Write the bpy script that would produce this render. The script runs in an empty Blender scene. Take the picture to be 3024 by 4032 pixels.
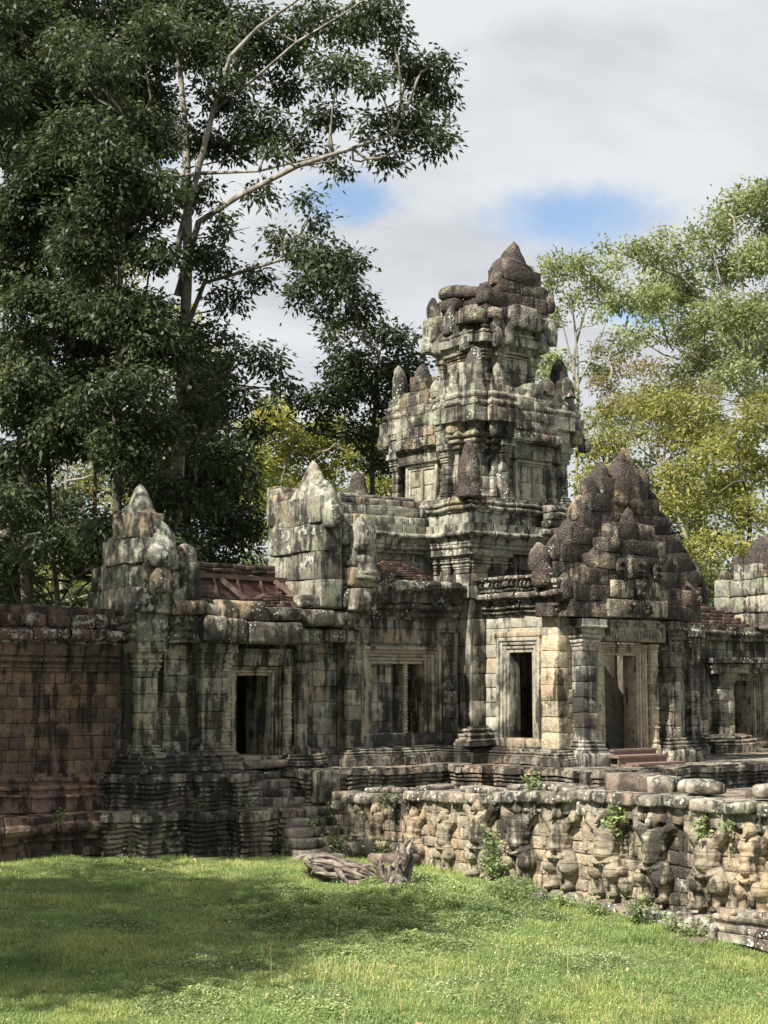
import bpy, bmesh, math, random
import numpy as np
random.seed(7); rng = np.random.default_rng(7)
S = bpy.context.scene; COL = S.collection
R = math.radians
# ---------------------------------------------------------------- camera
cam = bpy.data.objects.new('camera', bpy.data.cameras.new('camera')); COL.objects.link(cam)
cam.location = (0, 0, 3.46); cam.rotation_euler = (R(90) + math.atan(689/6060), 0, 0)
cam.data.sensor_fit = 'VERTICAL'; cam.data.sensor_height = 36; cam.data.lens = 36*6060/4032
cam.data.clip_end = 2000; S.camera = cam
# ---------------------------------------------------------------- light
SUN_EL = R(47); SH = (-.70, -.714)
S.view_settings.view_transform = 'Standard'; S.view_settings.look = 'None'
S.view_settings.exposure = EXPOSURE = 1.0; S.view_settings.gamma = 1.0
sl = bpy.data.lights.new('sun', 'SUN'); sl.energy = 5.0; sl.angle = R(.6); sl.color = (1, .94, .83)
so = bpy.data.objects.new('sun', sl); COL.objects.link(so)
from mathutils import Vector
sv = Vector((SH[0]*math.cos(SUN_EL), SH[1]*math.cos(SUN_EL), math.sin(SUN_EL)))
so.rotation_euler = sv.to_track_quat('Z', 'Y').to_euler(); so.location = sv*60
W_ = bpy.data.worlds.new('World'); S.world = W_; W_.use_nodes = True
nt = W_.node_tree; nt.nodes.clear()
def N(t, ty, **k):
    n = t.nodes.new(ty)
    for a, b in k.items():
        if a.startswith('i_'):
            n.inputs[a[2:].replace('_', ' ')].default_value = b
        else: setattr(n, a, b)
    return n
def L(t, a, b): t.links.new(a, b)
def sky_world():
    t = nt
    out = N(t, 'ShaderNodeOutputWorld'); sky = N(t, 'ShaderNodeTexSky', sky_type='NISHITA')
    sky.sun_disc = False; sky.sun_elevation = SUN_EL; sky.sun_rotation = math.atan2(SH[0], SH[1]); sky.air_density = 1.0; sky.dust_density = .6
    b1 = N(t, 'ShaderNodeBackground'); b1.inputs['Strength'].default_value = .08; 
    sc = N(t, 'ShaderNodeMixRGB', blend_type='MULTIPLY'); sc.inputs['Fac'].default_value = 1; sc.inputs['Color2'].default_value = (1.25, 1.2, 1.15, 1)
    L(t, sky.outputs[0], sc.inputs['Color1']); L(t, sc.outputs[0], b1.inputs['Color'])
    tc = N(t, 'ShaderNodeTexCoord'); sep = N(t, 'ShaderNodeSeparateXYZ'); L(t, tc.outputs['Generated'], sep.inputs[0])
    ad = N(t, 'ShaderNodeMath', operation='ADD'); ad.inputs[1].default_value = .42; L(t, sep.outputs['Z'], ad.inputs[0])
    mx = N(t, 'ShaderNodeMath', operation='MAXIMUM'); mx.inputs[1].default_value = .08; L(t, ad.outputs[0], mx.inputs[0])
    dx = N(t, 'ShaderNodeMath', operation='DIVIDE'); dy = N(t, 'ShaderNodeMath', operation='DIVIDE')
    L(t, sep.outputs['X'], dx.inputs[0]); L(t, mx.outputs[0], dx.inputs[1]); L(t, sep.outputs['Y'], dy.inputs[0]); L(t, mx.outputs[0], dy.inputs[1])
    cb = N(t, 'ShaderNodeCombineXYZ'); L(t, dx.outputs[0], cb.inputs[0]); L(t, dy.outputs[0], cb.inputs[1])
    n1 = N(t, 'ShaderNodeTexNoise', noise_dimensions='3D'); n1.inputs['Scale'].default_value = 3.4; n1.inputs['Detail'].default_value = 8; n1.inputs['Roughness'].default_value = .62; n1.inputs['Distortion'].default_value = .25
    L(t, cb.outputs[0], n1.inputs['Vector'])
    # openings of blue: soft lobes round given directions
    acc = None
    wn = N(t, 'ShaderNodeTexNoise'); wn.inputs['Scale'].default_value = 9; wn.inputs['Detail'].default_value = 6; wn.inputs['Roughness'].default_value = .6; L(t, tc.outputs['Generated'], wn.inputs['Vector'])
    wa = N(t, 'ShaderNodeVectorMath', operation='MULTIPLY_ADD'); L(t, wn.outputs['Color'], wa.inputs[0]); wa.inputs[1].default_value = (.16, .05, .05); wa.inputs[2].default_value = (-.08, -.025, -.025)
    wb = N(t, 'ShaderNodeVectorMath', operation='ADD'); L(t, tc.outputs['Generated'], wb.inputs[0]); L(t, wa.outputs[0], wb.inputs[1]); wv = wb.outputs[0]
    for (vx, vy, vz, w) in SKYGAPS:
        v = Vector((vx, vy, vz)).normalized()
        d = N(t, 'ShaderNodeVectorMath', operation='SUBTRACT'); d.inputs[1].default_value = v
        L(t, wv, d.inputs[0])
        m = N(t, 'ShaderNodeVectorMath', operation='MULTIPLY'); m.inputs[1].default_value = (1/w, .3/w, 3.0/w); L(t, d.outputs[0], m.inputs[0])
        l = N(t, 'ShaderNodeVectorMath', operation='LENGTH'); L(t, m.outputs[0], l.inputs[0])
        r = N(t, 'ShaderNodeMapRange', interpolation_type='SMOOTHSTEP'); r.inputs['From Min'].default_value = 1; r.inputs['From Max'].default_value = 0; r.inputs['To Min'].default_value = 0; r.inputs['To Max'].default_value = 1
        L(t, l.outputs['Value'], r.inputs['Value'])
        if acc is None: acc = r.outputs[0]
        else:
            a2 = N(t, 'ShaderNodeMath', operation='MAXIMUM'); L(t, acc, a2.inputs[0]); L(t, r.outputs[0], a2.inputs[1]); acc = a2.outputs[0]
    # cover = noise*1.0 + .42 - gap*.75
    g = N(t, 'ShaderNodeMath', operation='MULTIPLY'); g.inputs[1].default_value = .44; L(t, acc, g.inputs[0])
    s1 = N(t, 'ShaderNodeMath', operation='SUBTRACT'); L(t, n1.outputs['Fac'], s1.inputs[0]); L(t, g.outputs[0], s1.inputs[1])
    rr = N(t, 'ShaderNodeMapRange', interpolation_type='SMOOTHSTEP'); rr.inputs['From Min'].default_value = .0; rr.inputs['From Max'].default_value = .40
    L(t, s1.outputs[0], rr.inputs['Value'])
    n2 = N(t, 'ShaderNodeTexNoise'); n2.inputs['Scale'].default_value = 4.6; n2.inputs['Detail'].default_value = 7; n2.inputs['Roughness'].default_value = .55; n2.inputs['Distortion'].default_value = .3
    mp = N(t, 'ShaderNodeMapping'); mp.inputs['Location'].default_value = (3.3, 1.7, 0); mp.inputs['Scale'].default_value = (.9, 1.5, 1); L(t, cb.outputs[0], mp.inputs[0]); L(t, mp.outputs[0], n2.inputs['Vector'])
    cr = N(t, 'ShaderNodeValToRGB'); cr.color_ramp.elements[0].position = .38; cr.color_ramp.elements[0].color = (.74, .765, .81, 1)
    cr.color_ramp.elements[1].position = .60; cr.color_ramp.elements[1].color = (.93, .95, .98, 1)
    L(t, n2.outputs['Fac'], cr.inputs[0])
    b2 = N(t, 'ShaderNodeBackground'); b2.inputs['Strength'].default_value = .44; L(t, cr.outputs[0], b2.inputs['Color'])
    ms = N(t, 'ShaderNodeMixShader'); L(t, rr.outputs[0], ms.inputs[0]); L(t, b1.outputs[0], ms.inputs[1]); L(t, b2.outputs[0], ms.inputs[2]); L(t, ms.outputs[0], out.inputs[0])
SKYGAPS = [(.145, 1, .31, .125), (-.03, 1, .325, .10), (-.17, 1, .36, .06), (.16, 1, .25, .055), (.1, 1, .18, .05), (-.75, .6, .3, .3), (.8, -.4, .6, .3)]
sky_world()
# ---------------------------------------------------------------- frames
AZ = R(38); CU, SU = math.cos(AZ), math.sin(AZ); C0 = (1.868, 33.0)
def wpt(u, v, z=0): return (C0[0]+u*CU+v*SU, C0[1]+u*SU-v*CU, z)
def h32(i, j, k, s):
    n = (i*np.int64(374761393) + j*np.int64(668265263) + k*np.int64(1274126177) + s*np.int64(974634777)) & 0xffffffff
    n = ((n ^ (n >> 13))*np.int64(1274126177)) & 0xffffffff
    n = (n ^ (n >> 16)) & 0xffffff
    return n/float(0xffffff)*2-1
def vnoise(P, s=0):
    P = np.asarray(P, float); I = np.floor(P).astype(np.int64); f = P-I; f = f*f*(3-2*f); o = 0
    for a in (0, 1):
        wa = f[:, 0] if a else 1-f[:, 0]
        for b in (0, 1):
            wb = f[:, 1] if b else 1-f[:, 1]
            for c in (0, 1):
                wc = f[:, 2] if c else 1-f[:, 2]
                o = o + wa*wb*wc*h32(I[:, 0]+a, I[:, 1]+b, I[:, 2]+c, s)
    return o
def vn3(P, s=0): return np.stack([vnoise(P, s), vnoise(P, s+11), vnoise(P, s+23)], 1)
# rounded box template
_idx = [(i, j, k) for i in range(5) for j in range(5) for k in range(5) if 0 in (i, j, k) or 4 in (i, j, k)]
_lut = {p: n for n, p in enumerate(_idx)}; _IA = np.array(_idx)
_bf = []
for ax in range(3):
    for side in (0, 4):
        for i in range(4):
            for j in range(4):
                q = []
                for (di, dj) in ((0, 0), (1, 0), (1, 1), (0, 1)):
                    p = [0, 0, 0]; p[ax] = side; p[(ax+1) % 3] = i+di; p[(ax+2) % 3] = j+dj; q.append(_lut[tuple(p)])
                if side == 0: q.reverse()
                _bf.append(q)
_bf = np.array(_bf)
class MB:
    def __init__(s, ou=0, ov=0, ang=0): s.V = []; s.Q = []; s.T = []; s.n = 0; s.fr(ou, ov, ang); s.smooth = []
    def fr(s, ou=0, ov=0, ang=0): s.f = (ou, ov, math.cos(R(ang)), math.sin(R(ang))); return s
    def add(s, P, quads=None, tris=None, world=False, smooth=True):
        P = np.asarray(P, float)
        if not world:
            ou, ov, c, sn = s.f; u = ou+P[:, 0]*c-P[:, 1]*sn; v = ov+P[:, 0]*sn+P[:, 1]*c
            P = np.stack([C0[0]+u*CU+v*SU, C0[1]+u*SU-v*CU, P[:, 2]], 1)
        s.V.append(P)
        if quads is not None and len(quads): s.Q.append(np.asarray(quads)+s.n); s.smooth.append((len(quads), smooth))
        if tris is not None and len(tris): s.T.append(np.asarray(tris)+s.n)
        s.n += len(P)
    def build(s, name, mat, parent=None, amp=.012, fine=.004, fix=True, seed=0, remesh=0):
        P = np.concatenate(s.V)
        if amp: P = P + amp*vn3(P*2.7, seed) + fine*vn3(P*13, seed+5)
        loc = np.array(parent_loc(parent)) if parent else np.zeros(3)
        me = bpy.data.meshes.new(name)
        Q = np.concatenate(s.Q) if s.Q else np.zeros((0, 4), int); T = np.concatenate(s.T) if s.T else np.zeros((0, 3), int)
        fill(me, P-loc, Q, T)
        sm = np.concatenate([np.full(a, b) for a, b in s.smooth]+[np.full(len(T), True)]) if (s.smooth or len(T)) else np.zeros(0, bool)
        me.polygons.foreach_set('use_smooth', sm.astype(bool))
        if fix:
            bm = bmesh.new(); bm.from_mesh(me); bmesh.ops.recalc_face_normals(bm, faces=bm.faces); bm.to_mesh(me); bm.free()
        me.materials.append(mat)
        o = bpy.data.objects.new(name, me); COL.objects.link(o)
        if parent: o.parent = parent
        if remesh:
            m = o.modifiers.new('remesh', 'REMESH'); m.mode = 'VOXEL'; m.voxel_size = remesh; m.use_smooth_shade = True
        return o
def parent_loc(p):
    x = np.zeros(3)
    while p is not None: x = x+np.array(p.location); p = p.parent
    return x
def fill(me, P, Q, T):
    nq, ntr = len(Q), len(T)
    me.vertices.add(len(P)); me.vertices.foreach_set('co', np.asarray(P, np.float32).ravel())
    me.loops.add(nq*4+ntr*3); me.loops.foreach_set('vertex_index', np.concatenate([Q.ravel(), T.ravel()]).astype(np.int32))
    me.polygons.add(nq+ntr)
    st = np.concatenate([np.arange(nq)*4, nq*4+np.arange(ntr)*3]).astype(np.int32)
    me.polygons.foreach_set('loop_start', st); me.update(calc_edges=True)
def rbox(mb, a0, a1, b0, b1, z0, z1, r=.02, tw=.0, shear=0):
    h = np.array([(a1-a0)/2, (b1-b0)/2, (z1-z0)/2]); c = np.array([(a0+a1)/2, (b0+b1)/2, (z0+z1)/2])
    if h.min() <= .002: return
    rr = min(r, h.min()*.9)
    g = np.stack([np.array([-h[i], -h[i]+rr, 0, h[i]-rr, h[i]])[_IA[:, i]] for i in range(3)], 1)
    q = np.clip(g, -h+rr, h-rr); d = g-q; ln = np.linalg.norm(d, axis=1, keepdims=True); d = d/np.maximum(ln, 1e-9)*rr
    P = q+d
    if tw:
        t = random.uniform(-tw, tw); t2 = random.uniform(-tw, tw)*.6
        P = np.stack([P[:, 0]*math.cos(t)-P[:, 1]*math.sin(t), P[:, 0]*math.sin(t)+P[:, 1]*math.cos(t), P[:, 2]+P[:, 0]*t2], 1)
    if shear: P[:, 0] += P[:, 2]*shear
    mb.add(P+c, _bf)
def box(mb, a0, a1, b0, b1, z0, z1):
    P = [(x, y, z) for x in (a0, a1) for y in (b0, b1) for z in (z0, z1)]
    mb.add(P, [(0, 1, 3, 2), (4, 6, 7, 5), (0, 4, 5, 1), (2, 3, 7, 6), (0, 2, 6, 4), (1, 5, 7, 3)], smooth=False)
def beam(mb, p, q, w, h=None, world=False):
    p, q = np.array(p, float), np.array(q, float); d = q-p; d /= np.linalg.norm(d); h = h or w
    up = np.array([0, 0, 1.]) if abs(d[2]) < .9 else np.array([0, 1., 0]); s_ = np.cross(d, up); s_ /= np.linalg.norm(s_); t = np.cross(s_, d)
    P = [c+s_*x*w/2+t*y*h/2 for c in (p, q) for x in (-1, 1) for y in (-1, 1)]
    mb.add(P, [(0, 1, 3, 2), (4, 6, 7, 5), (0, 4, 5, 1), (2, 3, 7, 6), (0, 2, 6, 4), (1, 5, 7, 3)], smooth=False, world=world)
def wall(mb, a0, a1, z0, z1, b, th=.3, ch=.3, wmin=.3, wmax=.62, holes=(), r=.018, jit=.012, core=True):
    n = max(1, round((z1-z0)/ch)); zs = [z0+(z1-z0)*i/n for i in range(n+1)]
    for i in range(1, n): zs[i] += random.uniform(-.02, .02)*min(1, ch/.3)
    for i in range(n):
        za, zb = zs[i], zs[i+1]; spans = [(a0, a1)]
        for (h0, h1, hz0, hz1) in holes:
            if hz0 < (za+zb)/2 < hz1:
                ns = []
                for (p, q) in spans:
                    if h1 <= p or h0 >= q: ns.append((p, q)); continue
                    if h0 > p+.02: ns.append((p, h0))
                    if h1 < q-.02: ns.append((h1, q))
                spans = ns
        for (p, q) in spans:
            x = p
            while x < q-.01:
                w = random.uniform(wmin, wmax); w = q-x if q-x < w*1.35 else w
                j = random.uniform(-jit, jit)
                rbox(mb, x+.002, x+w-.002, b-th, b+j, za+.002, zb-.002, r*random.uniform(.7, 1.5))
                x += w
    if core:
        xs = sorted(set([a0, a1]+[min(max(h, a0), a1) for hh in holes for h in hh[:2]])); zz = sorted(set([z0, z1]+[min(max(h, z0), z1) for hh in holes for h in hh[2:]]))
        for i in range(len(xs)-1):
            for j in range(len(zz)-1):
                cx, cz = (xs[i]+xs[i+1])/2, (zz[j]+zz[j+1])/2
                if not any(h[0] < cx < h[1] and h[2] < cz < h[3] for h in holes): box(mb, xs[i], xs[i+1], b-th+.02, b-.045, zz[j], zz[j+1])
def prof(z0, layers, inner=-.25):
    """layers: (height, offset, kind); returns outline from bottom to top"""
    pts = [(inner, z0)]; z = z0
    for (h, o, k) in layers:
        if k == 's': pts += [(o, z), (o, z+h)]
        elif k == 'r': pts += [(o-.35*h, z), (o-.08*h, z+.2*h), (o, z+.5*h), (o-.08*h, z+.8*h), (o-.35*h, z+h)]
        elif k == 'u': pts += [(o+(h*.45)*(1-math.cos(t*math.pi/2)), z+h*math.sin(t*math.pi/2)) for t in (0, .35, .7, 1)]     # flares out upward
        elif k == 'd': pts += [(o+(h*.45)*(1-math.sin(t*math.pi/2)), z+h*t) for t in (0, .3, .65, 1)]           # flares out downward
        z += h
    pts.append((inner, z)); return pts
def sweep(mb, path, pr, closed=False, joint=.55, res=.16, jit=.01, smooth=False):
    path = [np.array(p, float) for p in path]; n = len(path); pr = np.array(pr); m = len(pr)
    segs = [(i, (i+1) % n) for i in range(n if closed else n-1)]
    nrm = []
    for i, j in segs:
        d = path[j]-path[i]; d /= np.linalg.norm(d); nrm.append(np.array([-d[1], d[0]]))
    def miter(k):
        if closed: a, b = nrm[k-1], nrm[k % len(nrm)]
        elif k == 0: return nrm[0]
        elif k >= n-1: return nrm[-1]
        else: a, b = nrm[k-1], nrm[k]
        return (a+b)/max(.3, 1+a.dot(b))
    pieces = []; cur = []
    for si, (i, j) in enumerate(segs):
        ln = np.linalg.norm(path[j]-path[i]); m0, m1 = miter(i), miter(j if (closed or j) else j)
        k = max(1, int(ln/res)); ts = [t/k for t in range(k+1)]
        jts = []; x = random.uniform(.3, 1)*joint
        while x < ln-.12:
            if x > .12: jts.append(x/ln)
            x += joint*random.uniform(.7, 1.3)
        ev = sorted([(t, 0) for t in ts]+[(t, 1) for t in jts])
        for t, jn in ev:
            mv = m0 if t == 0 else (m1 if t == 1 else nrm[si]); p = path[i]+(path[j]-path[i])*t
            if jn:
                d = (path[j]-path[i])/ln; cur.append((p-d*.006, mv, .014)); pieces.append(cur); cur = [(p+d*.006, mv, .014)]
            else:
                if t == 0 and cur and si: continue
                cur.append((p, mv, 0))
    if cur: pieces.append(cur)
    for pc in pieces:
        if len(pc) < 2: continue
        ns = []; out = []
        jo = random.uniform(-jit, jit)
        seq = [pc[0]]
        if pc[0][2]: seq.append((pc[0][0]*.8+pc[1][0]*.2, pc[0][1], 0))
        seq += pc[1:-1]
        if pc[-1][2]: seq.append((pc[-1][0]*.8+pc[-2][0]*.2, pc[-1][1], 0))
        seq.append(pc[-1])
        P = np.array([[p[0]+mv[0]*(o+jo-sh*(o > -.2)), p[1]+mv[1]*(o+jo-sh*(o > -.2)), z+jo*.4] for (p, mv, sh) in seq for (o, z) in pr])
        q = [(a*m+b, a*m+b+1, (a+1)*m+b+1, (a+1)*m+b) for a in range(len(seq)-1) for b in range(m-1)]
        mb.add(P, q, smooth=smooth)
def lathe(mb, a, b, pr, n=12, sx=1, sy=1, rot=0, smooth=True, cap=True):
    P = [(a+r*math.cos(2*math.pi*(i+rot)/n)*sx, b+r*math.sin(2*math.pi*(i+rot)/n)*sy, z) for (r, z) in pr for i in range(n)]
    m = len(pr); q = [(j*n+i, j*n+(i+1) % n, (j+1)*n+(i+1) % n, (j+1)*n+i) for j in range(m-1) for i in range(n)]
    t = []
    if cap:
        P += [(a, b, pr[0][1]), (a, b, pr[-1][1])]; t = [(m*n, (i+1) % n, i) for i in range(n)]+[(m*n+1, (m-1)*n+i, (m-1)*n+(i+1) % n) for i in range(n)]
    mb.add(P, q, t, smooth=smooth)
def sq(x): return math.copysign(abs(x)**.72, x)
def leaf(mb, a, b, z, w, h, t, lean=0, n=12, pt=False):
    """flame shaped stone lobe standing on (a,b,z)"""
    ts = [0, .08, .22, .4, .58, .74, .87, .96, 1]; ws = [.9, 1, .98, .88, .7, .5, .32, .17, .04] if pt else [.78, .92, 1, .96, .85, .66, .42, .22, .05]
    P = [(a+lean*h*k*k+w/2*s*sq(math.cos(2*math.pi*(i+.5)/n)), b+t/2*min(1, s*1.15)*sq(math.sin(2*math.pi*(i+.5)/n)), z+h*k) for k, s in zip(ts, ws) for i in range(n)]
    m = len(ts); q = [(j*n+i, j*n+(i+1) % n, (j+1)*n+(i+1) % n, (j+1)*n+i) for j in range(m-1) for i in range(n)]
    P += [(a, b, z), (a+lean*h, b, z+h*1.01)]
    mb.add(P, q, [(m*n, (i+1) % n, i) for i in range(n)]+[(m*n+1, (m-1)*n+i, (m-1)*n+(i+1) % n) for i in range(n)])
def blob(mb, c, r, n=12, m=8, rot=None):
    P = []
    for j in range(m+1):
        th = math.pi*j/m
        for i in range(n):
            P.append((math.sin(th)*math.cos(2*math.pi*i/n)*r[0], math.sin(th)*math.sin(2*math.pi*i/n)*r[1], math.cos(th)*r[2]))
    P = np.array(P)
    if rot is not None: P = P @ np.array(rot).T
    q = [(j*n+i, (j+1)*n+i, (j+1)*n+(i+1) % n, j*n+(i+1) % n) for j in range(m) for i in range(n)]
    mb.add(P+np.array(c), q)
def capsule(mb, p, q, r0, r1, n=8, ex=1.0):
    p, q = np.array(p, float), np.array(q, float); d = q-p; ln = np.linalg.norm(d); d /= ln
    up = np.array([0, 1., 0]) if abs(d[1]) < .9 else np.array([1., 0, 0]); s_ = np.cross(d, up); s_ /= np.linalg.norm(s_); t = np.cross(s_, d)
    rings = [(-r0*.9, r0*.35), (-r0*.5, r0*.8), (0, r0), (ln*.5, (r0+r1)/2*ex), (ln, r1), (ln+r1*.5, r1*.8), (ln+r1*.9, r1*.35)]
    P = [p+d*x+(s_*math.cos(2*math.pi*i/n)+t*math.sin(2*math.pi*i/n))*rr for x, rr in rings for i in range(n)]
    k = len(rings); P += [p-d*r0, q+d*r1]
    mb.add(P, [(j*n+i, j*n+(i+1) % n, (j+1)*n+(i+1) % n, (j+1)*n+i) for j in range(k-1) for i in range(n)], [(k*n, (i+1) % n, i) for i in range(n)]+[(k*n+1, (k-1)*n+i, (k-1)*n+(i+1) % n) for i in range(n)])
def pilaster(mb, a0, a1, b0, b1, z0, z1, base=.3, cap=.5, ch=.31, fl=.12, groove=True):
    wall(mb, a0, a1, z0+base*.7, z1-cap*.6, b1, th=b1-b0, ch=ch, wmin=5, wmax=6, core=False, jit=.014, r=.02)
    pth = [(a0, b0), (a0, b1), (a1, b1), (a1, b0)]
    if base:
        u = base/7.
        sweep(mb, pth, prof(z0, [(1.8*u, fl, 's'), (1.2*u, fl*.8, 'r'), (.6*u, fl*.45, 's'), (1.2*u, fl*.6, 'r'), (.6*u, fl*.25, 's'), (1.0*u, fl*.4, 'r'), (.6*u, .0, 's')], -.1), joint=.6, res=.14)
    if cap:
        u = cap/8.
        sweep(mb, pth, prof(z1-cap, [(.7*u, .02, 's'), (1*u, fl*.35, 'r'), (.5*u, fl*.1, 's'), (1*u, fl*.5, 'r'), (.4*u, fl*.2, 's'), (1.6*u, fl*.4, 'u'), (1*u, fl*1.05, 'r'), (1.8*u, fl*.95, 's')], -.1), joint=.6, res=.14)
def frame4(mb, a0, a1, z0, z1, b, n=3, w=.07, d=.045, th=.25, sill=True, r=.008):
    for i in range(n):
        o = i*w; bb = b-i*d; x0, x1, y0, y1 = a0+o, a1-o, z0+(o if sill else 0), z1-o
        rbox(mb, x0, x0+w-.003, bb-th, bb, y0, y1, r); rbox(mb, x1-w+.003, x1, bb-th, bb, y0, y1, r)
        rbox(mb, x0+w+.001, x1-w-.001, bb-th, bb-.002, y1-w, y1-.002, r)
        if sill: rbox(mb, x0+w+.001, x1-w-.001, bb-th, bb-.002, y0+.002, y0+w, r)
def interp(pts, z):
    pts = sorted(pts); zs = [p[0] for p in pts]; return float(np.interp(z, zs, [p[1] for p in pts]))
def courses(mb, z0, z1, lp, rp, b0, b1, ch=.33, wmin=.35, wmax=.75, jit=.03, r=.035, tw=.01):
    n = max(1, round((z1-z0)/ch)); x = [z0+(z1-z0)*i/n for i in range(n+1)]
    for i in range(n):
        zm = (x[i]+x[i+1])/2; l = interp(lp, zm)+random.uniform(-.04, .04); rr = interp(rp, zm)+random.uniform(-.04, .04); p = l
        while p < rr-.01:
            w = random.uniform(wmin, wmax); w = rr-p if rr-p < w*1.4 else w
            rbox(mb, p+.003, p+w-.003, b0, b1+random.uniform(-jit, jit), x[i]+.003, x[i+1]-.003, r*random.uniform(.6, 1.5), tw=tw); p += w
def flames(mb, tips, b, ac, w=.34, h=.55, t=.4):
    for (a, z, *s) in tips:
        k = s[0] if s else 1
        leaf(mb, a+(-.05 if a < ac else .05), b+random.uniform(-.03, .03), z-h*k, w*k*random.uniform(.9, 1.15), h*k, t, lean=(.06 if a < ac else -.06))
def antefix(mb, a, b, z, w, h, n=12):
    ph = random.random()
    pr = [(.62, 0), (.66, .05), (.58, .1), (.62, .14), (.5, .18), (.52, .3), (.55, .42), (.5, .46), (.49, .6), (.44, .68), (.4, .72), (.36, .82), (.24, .91), (.1, .98), (.02, 1)]
    lathe(mb, a, b, [(r*w, z+t*h) for r, t in pr], n, rot=ph)
# ---------------------------------------------------------------- ground height
def gz(X, Y):
    X = np.asarray(X, float); Y = np.asarray(Y, float)
    v = (X-C0[0])*SU-(Y-C0[1])*CU
    z = .45-.062*np.maximum(0, v-3.7)
    z = z+.09*np.clip(-(X+3.0)/3, 0, 1)*np.clip((Y-24)/3, 0, 1)+.16*np.exp(-(((X+.2)/1.5)**2+((Y-24.2)/1.2)**2))
    P = np.stack([X*.5, Y*.5, X*0], -1).reshape(-1, 3); nz = vnoise(P, 3).reshape(X.shape)+.4*vnoise(P*3.1, 4).reshape(X.shape)
    return z+.035*nz
def tagp(o, label=None, cat=None, group=None, kind=None):
    for k, v in (('label', label), ('category', cat), ('group', group), ('kind', kind)):
        if v: o[k] = v
    return o
def thing(name, loc, label, cat, group=None):
    o = bpy.data.objects.new(name, None); o.location = loc; COL.objects.link(o); o.empty_display_size = .3
    return tagp(o, label, cat, group)
# ---------------------------------------------------------------- materials
def newmat(name):
    m = bpy.data.materials.new(name); m.use_nodes = True; t = m.node_tree; b = t.nodes['Principled BSDF']; return m, t, b
def nz(t, co, scale, detail=4, rough=.6, vec=None, mscale=None, loc=None):
    n = N(t, 'ShaderNodeTexNoise'); n.inputs['Scale'].default_value = scale; n.inputs['Detail'].default_value = detail; n.inputs['Roughness'].default_value = rough
    if mscale or loc:
        mp = N(t, 'ShaderNodeMapping'); mp.inputs['Scale'].default_value = mscale or (1, 1, 1); mp.inputs['Location'].default_value = loc or (0, 0, 0); L(t, co, mp.inputs[0]); co = mp.outputs[0]
    L(t, co, n.inputs['Vector']); return n.outputs['Fac']
def rampf(t, v, a, b, lo=0, hi=1, sm=True):
    r = N(t, 'ShaderNodeMapRange'); r.interpolation_type = 'SMOOTHSTEP' if sm else 'LINEAR'
    for k, x in (('From Min', a), ('From Max', b), ('To Min', lo), ('To Max', hi)): r.inputs[k].default_value = x
    L(t, v, r.inputs['Value']); return r.outputs[0]
def mul(t, a, b, op='MULTIPLY'):
    m = N(t, 'ShaderNodeMath', operation=op)
    for i, x in enumerate((a, b)):
        if isinstance(x, (int, float)): m.inputs[i].default_value = x
        else: L(t, x, m.inputs[i])
    return m.outputs[0]
def mix(t, f, a, b, ty='MIX'):
    m = N(t, 'ShaderNodeMixRGB', blend_type=ty)
    for k, x in (('Fac', f), ('Color1', a), ('Color2', b)):
        if isinstance(x, (int, float)): m.inputs[k].default_value = x
        elif isinstance(x, tuple): m.inputs[k].default_value = (*x, 1) if len(x) == 3 else x
        else: L(t, x, m.inputs[k])
    return m.outputs[0]
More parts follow.
